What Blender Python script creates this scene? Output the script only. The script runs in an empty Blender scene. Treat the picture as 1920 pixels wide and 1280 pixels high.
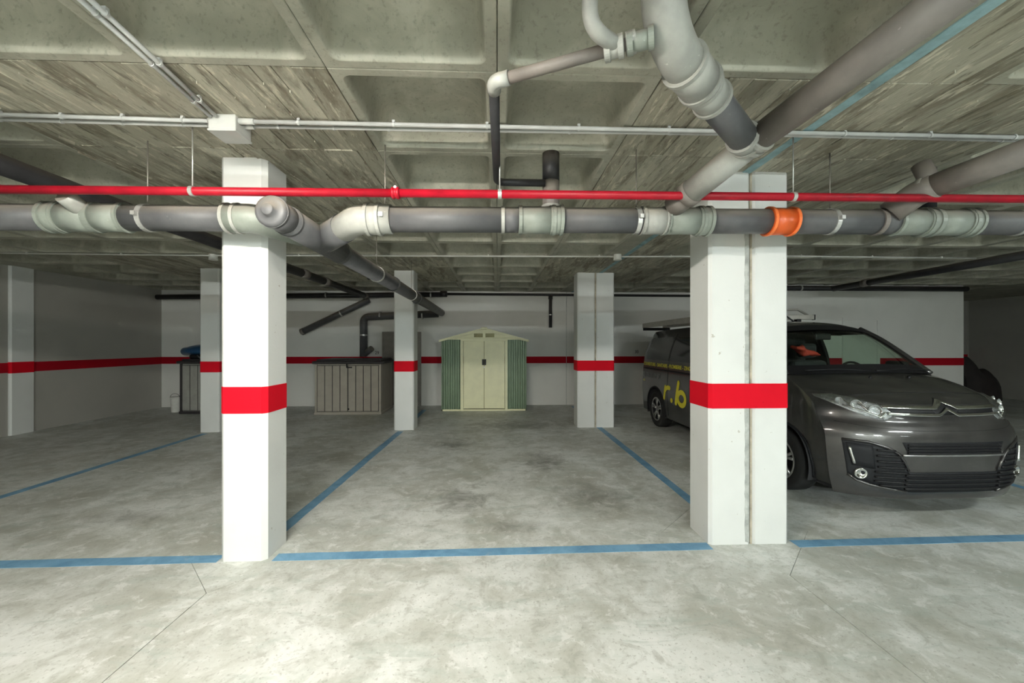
import bpy, bmesh, math, random
from mathutils import Vector, Matrix
from mathutils.bvhtree import BVHTree
random.seed(7)
PI = math.pi
sc = bpy.context.scene
col = sc.collection

# ------------------------------------------------------------------ camera, world, exposure
FPX, CAMH, HORIZ = 750.0, 1.5, 645.0
YAW = math.atan(28 / FPX)
cam_d = bpy.data.cameras.new('camera'); cam = bpy.data.objects.new('camera', cam_d); col.objects.link(cam)
cam.location = (0, 0, CAMH); cam.rotation_euler = (PI / 2, 0, -YAW)
cam_d.sensor_fit = 'HORIZONTAL'; cam_d.sensor_width = 36; cam_d.lens = 36 * FPX / 1920
cam_d.shift_y = (HORIZ - 640) / 1920; cam_d.clip_start = .05
sc.camera = cam
world = bpy.data.worlds.new('world'); sc.world = world; world.use_nodes = True
world.node_tree.nodes['Background'].inputs[0].default_value = (.8, .85, .9, 1)
world.node_tree.nodes['Background'].inputs[1].default_value = .2
sc.view_settings.view_transform = 'Standard'; sc.view_settings.look = 'None'
sc.view_settings.gamma = 1; sc.view_settings.use_curve_mapping = False
sc.view_settings.exposure = 0.70
sc.cycles.max_bounces = 6; sc.cycles.diffuse_bounces = 4; sc.cycles.caustics_reflective = False; sc.cycles.caustics_refractive = False; sc.cycles.glossy_bounces = 3
sc.cycles.use_adaptive_sampling = True; sc.cycles.adaptive_threshold = .04
sc.cycles.transmission_bounces = 8; sc.cycles.transparent_max_bounces = 12
sc.cycles.sample_clamp_indirect = 6
# luminaires of the lane, last row added to brighten the back: (x, y, strength, colour)
LAMPS = [(-1.1, .78, 235, (1, .94, .84)), (4.9, .78, 80, (.93, 1, .98)), (-6.9, .78, 8, (1, .9, .78)),
         (-.6, -5.6, 460, (.92, 1, .98)), (3.0, -5.6, 500, (.92, 1, .98)), (8.2, -5.6, 50, (.92, 1, .98))]

def W(px, py, y=None, z=None, x=None):
    """a point of the place from a direction of sight and one known coordinate"""
    ca, sa = math.cos(YAW), math.sin(YAW)
    r = (px - 960) / FPX; u = (HORIZ - py) / FPX
    d = Vector((sa + r * ca, ca - r * sa, u))
    if y is not None: k = y / d.y
    elif z is not None: k = (z - CAMH) / d.z
    else: k = x / d.x
    return Vector((0, 0, CAMH)) + d * k

# ------------------------------------------------------------------ mesh helpers
class MB:
    def __init__(s): s.v, s.f, s.sm = [], [], []
    def add(s, vs, fs, smooth=False):
        o = len(s.v); s.v += [Vector(p) for p in vs]; s.f += [tuple(i + o for i in f) for f in fs]
        s.sm += [smooth] * len(fs); return s
    def box(s, x0, x1, y0, y1, z0, z1, b=0.0):
        x0, x1 = sorted((x0, x1)); y0, y1 = sorted((y0, y1)); z0, z1 = sorted((z0, z1))
        if b <= 0:
            vs = [(x, y, z) for x in (x0, x1) for y in (y0, y1) for z in (z0, z1)]
            return s.add(vs, [(0, 1, 3, 2), (4, 6, 7, 5), (0, 4, 5, 1), (2, 3, 7, 6), (0, 2, 6, 4), (1, 5, 7, 3)])
        bm = bmesh.new(); bmesh.ops.create_cube(bm, size=1)
        for v in bm.verts:
            v.co = Vector(((x0 + x1) / 2 + v.co.x * (x1 - x0), (y0 + y1) / 2 + v.co.y * (y1 - y0), (z0 + z1) / 2 + v.co.z * (z1 - z0)))
        b = min(b, .45 * min(x1 - x0, y1 - y0, z1 - z0))
        bmesh.ops.bevel(bm, geom=bm.edges[:], offset=b, segments=2, profile=.5, affect='EDGES')
        bm.verts.index_update()
        s.add([v.co.copy() for v in bm.verts], [tuple(v.index for v in f.verts) for f in bm.faces]); bm.free(); return s
    def prism(s, pts, z0, z1, c=0.0):
        n = len(pts)
        a = sum(pts[i][0] * pts[(i + 1) % n][1] - pts[(i + 1) % n][0] * pts[i][1] for i in range(n))
        if a < 0: pts = pts[::-1]
        vs = [(x, y, z0) for x, y in pts] + [(x, y, z1) for x, y in pts]
        return s.add(vs, [tuple(range(n))[::-1], tuple(range(n, 2 * n))] + [(i, (i + 1) % n, n + (i + 1) % n, n + i) for i in range(n)])
    def tube(s, path, r, n=20, cap=True, smooth=True):
        path = [Vector(p) for p in path]; m = len(path)
        rs = r if isinstance(r, (list, tuple)) else [r] * m
        ts = []
        for i in range(m):
            a = (path[i] - path[i - 1]).normalized() if i else None
            b = (path[i + 1] - path[i]).normalized() if i < m - 1 else None
            t = (a + b).normalized() if a and b and (a + b).length > 1e-6 else (a or b)
            ts.append((t, 1 / max(.5, t.dot(a)) if a and b else 1))
        t0 = ts[0][0]; up = Vector((0, 0, 1)) if abs(t0.z) < .9 else Vector((1, 0, 0))
        nx = t0.cross(up).normalized(); vs = []
        for i in range(m):
            t = ts[i][0]; nx = (nx - t * nx.dot(t)).normalized(); ny = t.cross(nx)
            for k in range(n):
                a = 2 * PI * k / n; vs.append(path[i] + (nx * math.cos(a) + ny * math.sin(a)) * rs[i])
        fs = [(i * n + k, i * n + (k + 1) % n, (i + 1) * n + (k + 1) % n, (i + 1) * n + k) for i in range(m - 1) for k in range(n)]
        s.add(vs, fs, smooth)
        if cap:
            o = len(s.v) - m * n
            s.f += [tuple(o + k for k in range(n))[::-1], tuple(o + (m - 1) * n + k for k in range(n))]; s.sm += [False, False]
        return s
    def ring(s, c, axis, r0, r1, h, n=28):
        """a collar of inner radius r0, outer r1, width h about axis"""
        c = Vector(c); ax = Vector(axis).normalized(); up = Vector((0, 0, 1)) if abs(ax.z) < .9 else Vector((1, 0, 0))
        a = ax.cross(up).normalized(); b = ax.cross(a); vs = []
        for k in range(n):
            d = a * math.cos(2 * PI * k / n) + b * math.sin(2 * PI * k / n)
            vs += [c + d * r0 - ax * h / 2, c + d * r1 - ax * h / 2, c + d * r1 + ax * h / 2, c + d * r0 + ax * h / 2]
        fs = []
        for k in range(n):
            o, q = 4 * k, 4 * ((k + 1) % n)
            for j in range(4): fs.append((o + j, q + j, q + (j + 1) % 4, o + (j + 1) % 4))
        return s.add(vs, fs, False)
    def grid(s, rows, smooth=True, close=False):
        m, n = len(rows), len(rows[0]); vs = [p for r in rows for p in r]
        fs = [(i * n + j, i * n + (j + 1) % n, (i + 1) * n + (j + 1) % n, (i + 1) * n + j) for i in range(m - 1) for j in range(n if close else n - 1)]
        return s.add(vs, fs, smooth)
    def lathe(s, prof, c, axis, n=36, smooth=True):
        c = Vector(c); ax = Vector(axis).normalized(); up = Vector((0, 0, 1)) if abs(ax.z) < .9 else Vector((1, 0, 0))
        a = ax.cross(up).normalized(); b = ax.cross(a)
        rows = [[c + ax * h + (a * math.cos(2 * PI * k / n) + b * math.sin(2 * PI * k / n)) * r for k in range(n)] for r, h in prof]
        return s.grid(rows, smooth, True)
    def mesh(s, name, mat, off=Vector((0, 0, 0)), fix=False):
        me = bpy.data.meshes.new(name); me.from_pydata([tuple(p - off) for p in s.v], [], s.f)
        me.polygons.foreach_set('use_smooth', s.sm)
        if fix:
            bm = bmesh.new(); bm.from_mesh(me); bmesh.ops.remove_doubles(bm, verts=bm.verts[:], dist=1e-5)
            bmesh.ops.recalc_face_normals(bm, faces=bm.faces[:]); bm.to_mesh(me); bm.free()
        me.update(); me.materials.append(mat); return me
    def build(s, name, mat, parent=None, local=False, fix=True):
        """world coordinates unless local; becomes a child of parent"""
        off = Vector((0, 0, 0)) if (local or parent is None) else parent.location.copy()
        o = bpy.data.objects.new(name, s.mesh(name, mat, off, fix)); col.objects.link(o)
        if parent is not None: o.parent = parent
        return o
    def sub(s, name, mat, part):
        """a sub-part in world coordinates below a part whose own parent is the thing's Empty"""
        off = part.parent.location.copy() if part.parent else Vector((0, 0, 0))
        o = bpy.data.objects.new(name, s.mesh(name, mat, off, True)); col.objects.link(o); o.parent = part; return o

def tag(o, label, cat, group=None):
    o['label'] = label; o['category'] = cat
    if group: o['group'] = group
    return o
def thing(name, loc, label, cat, group=None, rz=0):
    o = bpy.data.objects.new(name, None); col.objects.link(o); o.empty_display_size = .1
    o.location = loc; o.rotation_euler = (0, 0, rz); return tag(o, label, cat, group)
def struct(o, kind='structure'): o['kind'] = kind; return o
def bend(pts, rad, n=6):
    """a polyline with its inner corners rounded"""
    pts = [Vector(p) for p in pts]; out = [pts[0]]
    for i in range(1, len(pts) - 1):
        a = (pts[i - 1] - pts[i]); b = (pts[i + 1] - pts[i]); an = a.angle(b)
        if an > PI - .05: out.append(pts[i]); continue
        t = min(rad / math.tan(an / 2), .48 * a.length, .48 * b.length)
        p0 = pts[i] + a.normalized() * t; p2 = pts[i] + b.normalized() * t
        for k in range(n + 1):
            q = k / n; out.append(p0 * (1 - q) ** 2 + pts[i] * 2 * q * (1 - q) + p2 * q * q)
    return out + [pts[-1]]

# ------------------------------------------------------------------ materials
def new_mat(name):
    m = bpy.data.materials.new(name); m.use_nodes = True; nt = m.node_tree
    b = nt.nodes['Principled BSDF']; return m, nt, b
def N(nt, t, **k):
    n = nt.nodes.new(t)
    for a, v in k.items(): setattr(n, a, v)
    return n
def coord(nt, scale=(1, 1, 1), kind='Object'):
    tc = N(nt, 'ShaderNodeTexCoord'); mp = N(nt, 'ShaderNodeMapping'); mp.inputs['Scale'].default_value = scale
    nt.links.new(tc.outputs[kind], mp.inputs[0]); return mp.outputs[0]
def noise(nt, vec, scale, detail=4, rough=.6, dist=0):
    n = N(nt, 'ShaderNodeTexNoise'); nt.links.new(vec, n.inputs['Vector'])
    n.inputs['Scale'].default_value = scale; n.inputs['Detail'].default_value = detail
    n.inputs['Roughness'].default_value = rough; n.inputs['Distortion'].default_value = dist; return n.outputs[0]
def ramp(nt, fac, stops):
    r = N(nt, 'ShaderNodeValToRGB'); nt.links.new(fac, r.inputs[0]); e = r.color_ramp.elements
    while len(e) < len(stops): e.new(.5)
    for i, (p, c) in enumerate(stops):
        e[i].position = p; e[i].color = (c, c, c, 1) if isinstance(c, (int, float)) else (*c, 1)
    return r.outputs[0]
def mix(nt, fac, a, b, mode='MIX'):
    n = N(nt, 'ShaderNodeMix', data_type='RGBA', blend_type=mode)
    for i, v in ((0, fac), (6, a), (7, b)):
        if hasattr(v, 'is_output'): nt.links.new(v, n.inputs[i])
        else: n.inputs[i].default_value = v if isinstance(v, (int, float)) else (*v, 1)
    return n.outputs[2]
def bump(nt, b, h, strength=.3, dist=.01):
    n = N(nt, 'ShaderNodeBump'); n.inputs['Strength'].default_value = strength; n.inputs['Distance'].default_value = dist
    nt.links.new(h, n.inputs['Height']); nt.links.new(n.outputs[0], b.inputs['Normal'])
def plain(name, c, rough=.5, metal=0, var=.12, scale=8, bmp=0, coat=0, spec=.5):
    """one colour with faint procedural variation"""
    m, nt, b = new_mat(name); v = coord(nt)
    n = noise(nt, v, scale); f = ramp(nt, n, [(.3, 0), (.7, 1)])
    c0 = tuple(x * (1 - var) for x in c); c1 = tuple(min(1, x * (1 + var)) for x in c)
    nt.links.new(mix(nt, f, c0, c1), b.inputs['Base Color'])
    b.inputs['Roughness'].default_value = rough; b.inputs['Metallic'].default_value = metal
    b.inputs['Coat Weight'].default_value = coat; b.inputs['Coat Roughness'].default_value = .12
    b.inputs['Specular IOR Level'].default_value = spec
    if bmp: bump(nt, b, noise(nt, v, scale * 12), bmp, .004)
    return m

def pvc(name, c, rough=.48, dust=(.21, .185, .155), amount=.75):
    """plastic pipe with brownish dust settled on the faces that look up, scuffs elsewhere"""
    m, nt, b = new_mat(name); geo = N(nt, 'ShaderNodeNewGeometry'); p = geo.outputs['Position']
    sx = N(nt, 'ShaderNodeSeparateXYZ'); nt.links.new(geo.outputs['Normal'], sx.inputs[0])
    n = noise(nt, p, 7, 7, .65); ad = N(nt, 'ShaderNodeMath', operation='MULTIPLY_ADD'); nt.links.new(n, ad.inputs[0]); ad.inputs[1].default_value = .35; nt.links.new(sx.outputs['Z'], ad.inputs[2])
    cc = mix(nt, ramp(nt, n, [(.35, 0), (.7, 1)]), tuple(x * .85 for x in c), tuple(x * 1.15 for x in c))
    mr = N(nt, 'ShaderNodeMapRange'); nt.links.new(ad.outputs[0], mr.inputs[0]); mr.inputs[1].default_value = .15; mr.inputs[2].default_value = .75; mr.inputs[3].default_value = 0; mr.inputs[4].default_value = amount
    cc = mix(nt, mr.outputs[0], cc, dust)
    cc = mix(nt, ramp(nt, noise(nt, p, 45, 4, .6), [(.68, 0), (.74, .5)]), cc, tuple(min(1, x * 1.8 + .06) for x in c))
    nt.links.new(cc, b.inputs['Base Color']); b.inputs['Roughness'].default_value = rough; b.inputs['Specular IOR Level'].default_value = .35; return m

def mat_floor():
    m, nt, b = new_mat('floor_concrete'); v = coord(nt)
    big = noise(nt, v, .5, 3, .55, .4); mid = noise(nt, v, 1.7, 8, .66, .6); fine = noise(nt, v, 7, 6, .72, .5); rot = noise(nt, coord(nt, (1.0, 3.2, 1)), 2.1, 6, .7, 1.2)
    c = mix(nt, ramp(nt, big, [(.32, 0), (.66, 1)]), (.48, .50, .46), (.68, .70, .67))
    c = mix(nt, ramp(nt, mid, [(.36, .75), (.52, 0)]), c, (.37, .375, .32))
    c = mix(nt, ramp(nt, mid, [(.52, 0), (.64, .8)]), c, (.72, .745, .725))
    c = mix(nt, ramp(nt, rot, [(.52, 0), (.66, .6)]), c, (.40, .455, .415))
    c = mix(nt, ramp(nt, fine, [(.34, .6), (.47, 0)]), c, (.33, .335, .295))
    c = mix(nt, ramp(nt, fine, [(.54, 0), (.62, .6)]), c, (.74, .75, .73))
    c = mix(nt, ramp(nt, noise(nt, v, 45, 2, .7), [(.32, .5), (.42, 0)]), c, (.30, .30, .27))
    # oil and tyre stains: soft dark patches with ragged edges at fixed places
    geo = N(nt, 'ShaderNodeNewGeometry')
    warp = noise(nt, v, 4.5, 6, .75, .6)
    for (sx, sy, rx, ry, a) in [(-.62, 6.0, .55, .5, .75), (.62, 5.1, .5, .8, .75), (.95, 3.9, .7, .6, .6), (-.35, 3.9, .5, .55, .7),
                                (.1, 3.3, .35, .25, .5), (-3.2, 3.6, .8, .25, .5), (-4.2, 3.05, .5, .1, .7), (.3, 7.4, 1.6, .8, .6),
                                (2.7, 1.5, .5, .4, .5), (-3.6, 2.0, 1.1, .35, .45), (1.35, 1.35, .35, .3, .35), (-2.6, 5.2, 1.0, 1.5, .4)]:
        mp = N(nt, 'ShaderNodeMapping'); mp.inputs['Location'].default_value = (-sx / rx, -sy / ry, 0)
        mp.inputs['Scale'].default_value = (1 / rx, 1 / ry, 0); nt.links.new(geo.outputs['Position'], mp.inputs[0])
        ln = N(nt, 'ShaderNodeVectorMath', operation='LENGTH'); nt.links.new(mp.outputs[0], ln.inputs[0])
        ad = N(nt, 'ShaderNodeMath', operation='MULTIPLY_ADD'); nt.links.new(warp, ad.inputs[0]); ad.inputs[1].default_value = 2.4; nt.links.new(ln.outputs['Value'], ad.inputs[2])
        c = mix(nt, ramp(nt, ad.outputs[0], [(.0, a), (1.0, a * .9), (1.0, a * .8)]) if 0 else ramp_scaled(nt, ad.outputs[0], 1.2, 1.85, a), c, (.15, .148, .125))
    nt.links.new(c, b.inputs['Base Color'])
    nt.links.new(ramp(nt, mid, [(.3, .42), (.7, .62)]), b.inputs['Roughness'])
    bump(nt, b, fine, .25, .008)
    return m
def ramp_scaled(nt, val, lo, hi, a):
    mr = N(nt, 'ShaderNodeMapRange'); nt.links.new(val, mr.inputs[0])
    mr.inputs[1].default_value = lo; mr.inputs[2].default_value = hi; mr.inputs[3].default_value = a; mr.inputs[4].default_value = 0
    return mr.outputs[0]
def mat_ceiling(name, boards):
    m, nt, b = new_mat(name); geo = N(nt, 'ShaderNodeNewGeometry'); oi = N(nt, 'ShaderNodeObjectInfo')
    mp = N(nt, 'ShaderNodeMapping'); mp.inputs['Scale'].default_value = (5, .9, 5) if boards else (1, 1, 1)
    nt.links.new(geo.outputs['Position'], mp.inputs[0]); p = mp.outputs[0]
    big = noise(nt, geo.outputs['Position'], .9, 5, .6, .5)
    c = mix(nt, ramp(nt, big, [(.32, 0), (.68, 1)]), (.33, .325, .26), (.53, .52, .435))
    if boards:
        g = noise(nt, p, 1.5, 6, .68, .5); g2 = noise(nt, p, 5, 4, .75, .3)
        c = mix(nt, oi.outputs['Random'], mix(nt, .6, c, (.25, .225, .165)), mix(nt, .4, c, (.62, .59, .47)))
        c = mix(nt, ramp(nt, g, [(.38, .75), (.52, 0)]), c, (.16, .14, .10))
        c = mix(nt, ramp(nt, g2, [(.55, 0), (.66, .75)]), c, (.72, .68, .55))
        c = mix(nt, ramp(nt, g2, [(.34, .6), (.43, 0)]), c, (.08, .07, .05))
        bump(nt, b, g2, .55, .012); rough = .85
    else:
        mot = noise(nt, p, 3.5, 5, .65, .6); fi = noise(nt, p, 40, 2, .7)
        c = mix(nt, ramp(nt, mot, [(.38, .6), (.6, 0)]), c, (.29, .29, .235))
        c = mix(nt, ramp(nt, mot, [(.58, 0), (.75, .5)]), c, (.62, .61, .54))
        c = mix(nt, ramp(nt, fi, [(.28, .4), (.45, 0)]), c, (.16, .15, .11))
        bump(nt, b, mot, .12, .01); rough = .6
    nt.links.new(c, b.inputs['Base Color']); b.inputs['Roughness'].default_value = rough
    return m
def mat_paint(name, c, dirt=(.45, .43, .38), pits=True, rough=.55, amount=.5, spec=.35):
    m, nt, b = new_mat(name); geo = N(nt, 'ShaderNodeNewGeometry'); p = geo.outputs['Position']
    n = noise(nt, p, 1.6, 3, .6); f = noise(nt, p, 28, 2, .6)
    cc = mix(nt, ramp(nt, n, [(.45, 0), (.8, amount)]), c, tuple(x * .8 for x in c))
    if pits:
        q = noise(nt, p, 24, 3, .5, 0)
        cc = mix(nt, ramp(nt, q, [(.255, .85), (.275, 0)]), cc, dirt)
    nt.links.new(cc, b.inputs['Base Color']); b.inputs['Roughness'].default_value = rough
    b.inputs['Specular IOR Level'].default_value = spec; bump(nt, b, f, .2, .006); return m
def mat_line():
    m, nt, b = new_mat('blue_line_paint'); v = coord(nt); n = noise(nt, v, 5, 8, .7, .5)
    c = mix(nt, ramp(nt, n, [(.3, 0), (.62, 1)]), (.10, .24, .39), (.20, .40, .58))
    c = mix(nt, ramp(nt, noise(nt, v, 11, 7, .75), [(.6, 0), (.72, .6)]), c, (.42, .47, .48))
    nt.links.new(c, b.inputs['Base Color']); b.inputs['Roughness'].default_value = .55; return m
def mat_glass(name, tint, gloss=.08):
    m, nt, b = new_mat(name); nt.nodes.remove(b); out = nt.nodes['Material Output']
    tr = N(nt, 'ShaderNodeBsdfTransparent'); tr.inputs[0].default_value = (*tint, 1)
    gl = N(nt, 'ShaderNodeBsdfGlossy'); gl.inputs['Roughness'].default_value = .03
    lw = N(nt, 'ShaderNodeLayerWeight'); lw.inputs[0].default_value = .5
    pw = N(nt, 'ShaderNodeMath', operation='POWER'); nt.links.new(lw.outputs['Facing'], pw.inputs[0]); pw.inputs[1].default_value = 4
    ma = N(nt, 'ShaderNodeMath', operation='MULTIPLY_ADD'); nt.links.new(pw.outputs[0], ma.inputs[0]); ma.inputs[1].default_value = .8; ma.inputs[2].default_value = .045
    lw = ma
    mx = N(nt, 'ShaderNodeMixShader'); nt.links.new(lw.outputs[0], mx.inputs[0]); nt.links.new(tr.outputs[0], mx.inputs[1]); nt.links.new(gl.outputs[0], mx.inputs[2])
    nt.links.new(mx.outputs[0], out.inputs[0]); return m
def mat_emit(name, c, s):
    m, nt, b = new_mat(name); b.inputs['Base Color'].default_value = (.9, .9, .9, 1)
    b.inputs['Emission Color'].default_value = (*c, 1); b.inputs['Emission Strength'].default_value = s; return m
def mat_carpaint():
    m, nt, b = new_mat('van_paint'); v = coord(nt)
    d = noise(nt, v, 3, 7, .65); c = mix(nt, ramp(nt, d, [(.4, 0), (.75, .6)]), (.06, .058, .057), (.115, .11, .104))
    nt.links.new(c, b.inputs['Base Color']); b.inputs['Metallic'].default_value = .7
    nt.links.new(ramp(nt, d, [(.3, .28), (.8, .5)]), b.inputs['Roughness'])
    b.inputs['Coat Weight'].default_value = 1; b.inputs['Coat Roughness'].default_value = .07; return m

M = dict(
    floor=mat_floor(), joint=plain('joint_gap_concrete', (.10, .10, .09), .9), board=mat_ceiling('board_marked_concrete', True), coffer=mat_ceiling('coffer_concrete', False),
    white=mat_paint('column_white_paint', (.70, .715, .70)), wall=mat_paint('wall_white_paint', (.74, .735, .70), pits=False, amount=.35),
    shadewall=mat_paint('wall_shade_paint', (.40, .39, .355), pits=False, amount=.35), darkwall=mat_paint('wall_dark_tone', (.30, .29, .26), pits=False), red=mat_paint('red_band_paint', (.60, .004, .016), dirt=(.35, .01, .02), rough=.75, spec=.12),  # left wall paint darkened to carry the shade lying on it
    wallred=mat_paint('wall_red_band_paint', (.36, .004, .014), pits=False, rough=.75, spec=.12), line=mat_line(),
    mortar=plain('rough_mortar', (.44, .46, .44), .9, 0, .3, 14, .8), seal=plain('joint_filler', (.40, .36, .28), .8, 0, .35, 10), bluefoam=plain('blue_joint_strip', (.27, .42, .46), .85, 0, .35, 7, .4),
    pvc=pvc('dark_grey_pvc', (.088, .09, .094)), pvcb=pvc('near_black_pvc', (.026, .026, .028), .45, (.07, .06, .05)), pvcl=pvc('light_grey_pvc', (.34, .345, .32), .45, (.30, .27, .22)),
    pvcg=pvc('pale_green_grey_pvc', (.225, .25, .22), .45), pvcw=pvc('brownish_grey_pvc', (.185, .165, .15), .5),
    orange=plain('orange_pvc', (.60, .10, .018), .35, 0, .15, 8), orangel=plain('orange_pvc_collar', (.85, .19, .05), .35),
    fire=plain('red_pipe_paint', (.31, .004, .015), .45, 0, .22, 9, .1, 0, .3), zinc=plain('galvanised_steel', (.62, .62, .60), .38, .7, .15, 20),
    rod=plain('dull_steel_rod', (.28, .26, .23), .5, .6), conduit=plain('grey_conduit', (.50, .51, .50), .42, 0, .12, 6), conduit_w=plain('white_conduit', (.66, .66, .62), .45, 0, .1, 6),
    boxg=plain('junction_box_plastic', (.52, .53, .51), .5, 0, .08, 6),
    green=plain('shed_green_sheet', (.13, .19, .115), .45, .1, .12, 5), cream=plain('shed_cream_sheet', (.74, .72, .47), .45, 0, .06, 5), vent=plain('vent_olive', (.30, .28, .13), .6),
    black=plain('black_plastic', (.009, .009, .010), .5, 0, .12, 8, 0, 0, .3), taupe=plain('taupe_resin', (.36, .33, .28), .6, 0, .08, 6), lid=plain('dark_brown_resin', (.035, .031, .033), .55),
    greyresin=plain('grey_resin', (.33, .33, .30), .6), blue=plain('blue_moulded_plastic', (.02, .085, .19), .35), whitep=plain('white_plastic', (.72, .72, .68), .5),
    door=plain('grey_door_steel', (.23, .21, .185), .5, .1), paint=mat_carpaint(), glass=mat_glass('clear_tinted_glass', (.74, .84, .76)), dglass=plain('dark_window_glass', (.012, .013, .015), .08, 0, .1, 4, 0, .5),
    lens=mat_glass('lamp_lens', (.93, .95, .95)), chrome=plain('chrome', (.78, .78, .76), .12, 1, .05), rubber=plain('tyre_rubber', (.018, .018, .018), .85), alloy=plain('alloy_wheel', (.50, .50, .50), .28, .9, .15, 12),
    crystal=plain('lamp_reflector_foil', (.62, .64, .66), .22, 1, .3, 30, .9), trim=plain('unpainted_bumper_plastic', (.012, .013, .015), .6, 0, .12, 8, 0, 0, .25), cabin=plain('cabin_dark_fabric', (.03, .03, .033), .85), seatcloth=plain('seat_cloth', (.045, .045, .05), .9), yellow=plain('yellow_vinyl', (.80, .72, .03), .45, 0, .05),
    dimyellow=plain('dull_yellow_vinyl', (.62, .57, .05), .5), greyvinyl=plain('grey_vinyl', (.15, .155, .155), .5), redcloth=plain('red_cloth', (.65, .07, .045), .85), alu=plain('aluminium', (.48, .46, .42), .35, .7, .12, 9),
    tarp=plain('dark_tarpaulin', (.022, .017, .016), .8, 0, .3, 4), stencil=plain('stencil_ink', (.04, .04, .04), .8), housing=plain('luminaire_housing', (.75, .76, .76), .5))

# ------------------------------------------------------------------ floor: slabs between sawn joints
ZC = 2.79
floor = struct(MB().box(-8.3, 14.3, -7.3, 11.7, -.3, -.045).build('floor', M['joint']))
JL, JR, HD = -1.75, 1.9, .47
ROWS_Y = ((2.95, JL, .47), (3.13, JR, .62), (7.15, JL, .4), (7.45, JR, .5))
def edge(x0, sgn, rows, g=.0025):
    """joint line along y at x0, stepping out round the diamonds set about each column"""
    pts = [(x0 + sgn * g, -7.2)]
    for yc, h in rows:
        pts += [(x0 + sgn * g, yc - h - g), (x0 + sgn * (h + g), yc), (x0 + sgn * g, yc + h + g)]
    return pts + [(x0 + sgn * g, 11.6)]
rl = [(2.95, .47), (7.15, .42)]; rr = [(3.13, .60), (7.45, .55)]
def slab(poly): return MB().prism(poly, -.05, 0).build('slab', M['floor'], floor, True)
slab([(-8.2, -7.2)] + edge(JL, -1, rl) + [(-8.2, 11.6)])
slab(edge(JL, 1, rl) + edge(JR, -1, rr)[::-1])
slab(edge(JR, 1, rr) + [(14.2, 11.6), (14.2, -7.2)])
for x0, rows in ((JL, rl), (JR, rr)):
    for yc, h in rows: slab([(x0, yc - h), (x0 + h, yc), (x0, yc + h), (x0 - h, yc)])
# painted bay lines
def line(a, b, w=.1):
    a = Vector(a).to_2d() if len(a) > 2 else Vector(a); b = Vector(b).to_2d() if len(b) > 2 else Vector(b)
    n = (b - a).normalized(); n = Vector((-n.y, n.x)) * w / 2; k = 24; mb = MB()
    top = []; 
    for i in range(k + 1):
        p = a.lerp(b, i / k); e = 1 + random.uniform(-.05, .05)
        top += [(*(p - n * e), .0016), (*(p + n * e), .0016)]
    bot = [(x, y, -.002) for x, y, z in top]; q = len(top); fs = []
    for i in range(k):
        o = 2 * i; fs += [(o, o + 2, o + 3, o + 1), (q + o, q + o + 1, q + o + 3, q + o + 2), (o, q + o, q + o + 2, o + 2), (o + 1, o + 3, q + o + 3, q + o + 1)]
    return mb.add(top + bot, fs).build('bay_line', M['line'], floor, True)
fl = lambda px, py: W(px, py, z=0)
LA, LB = fl(0, 1058), fl(1920, 1008)
ld = (LB - LA)
def on_front(x): return LA + ld * ((x - LA.x) / ld.x)
line(on_front(-8), on_front(-1.93)); line(on_front(-1.56), on_front(1.58)); line(on_front(2.23), on_front(10))
line((-1.74, 3.12), (-1.66, 6.95)); line((-4.85, 3.0), (-4.9, 6.9)); line((1.86, 3.32), (1.84, 7.2)); line((5.5, 2.9), (5.5, 8.3)); line((-1.66, 7.3), (-1.66, 9.2)); line((1.84, 7.6), (1.84, 9.6))

# ------------------------------------------------------------------ ceiling: coffers, board-marked heads, joint
ceiling = struct(MB().box(-8.3, 14.3, -7.3, 11.7, 3.03, 3.25).build('ceiling', M['coffer']))
def rrect(hx, hy, r, z, n=5):
    pts = []
    for cx, cy, a0 in ((hx - r, hy - r, 0), (-hx + r, hy - r, PI / 2), (-hx + r, -hy + r, PI), (hx - r, -hy + r, 1.5 * PI)):
        for k in range(n + 1):
            a = a0 + PI / 2 * k / n; pts.append((cx + r * math.cos(a), cy + r * math.sin(a), z))
    return pts
def coffer_mesh():
    L = [(.3985, .003, .03), (.3985, .003, .004), (.3945, .003, 0), (.352, .045, 0), (.345, .045, .006), (.336, .05, .06), (.324, .055, .13), (.30, .07, .18), (.25, .09, .205), (.12, .08, .214)]
    mb = MB(); n = None
    loops = [rrect(h, h, r, z) for h, r, z in L]; n = len(loops[0])
    vs = [p for l in loops for p in l]; mb.add(vs, [])
    for i in range(len(L) - 1):
        for k in range(n):
            mb.f.append((i * n + k, (i + 1) * n + k, (i + 1) * n + (k + 1) % n, i * n + (k + 1) % n)); mb.sm.append(i >= 3)
    mb.f.append(tuple((len(L) - 1) * n + k for k in range(n))[::-1]); mb.sm.append(True)
    return mb.mesh('coffer', M['coffer'], fix=True)
CM = coffer_mesh()
def coffer(xc, yc):
    o = bpy.data.objects.new('coffer', CM); col.objects.link(o); o.parent = ceiling; o.location = (xc, yc, ZC); return o
def boards(x0, x1, y0, y1, wide=False):
    x = x0
    while x < x1 - .02:
        w = random.uniform(.085, .15) * (2 if wide else 1)
        if x1 - x - w < .06: w = x1 - x
        z = ZC + random.uniform(-.006, .005)
        mb = MB().box(x + .002, x + w - .002, y0 + .0015, y1 - .0015, z, ZC + .08)
        yy = y0 + random.uniform(0, .25)
        while yy < y1 - .05 and not wide:            # broken fins of grout squeezed between the boards
            ln = min(random.uniform(.05, .3), y1 - yy - .005)
            if random.random() < .55: mb.box(x - .002, x + .003, yy, yy + ln, ZC - random.uniform(.006, .014), ZC + .02)
            yy += ln + random.uniform(.05, .4)
        mb.build('board_strip', M['board'], ceiling, True, False)
        x += w
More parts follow.
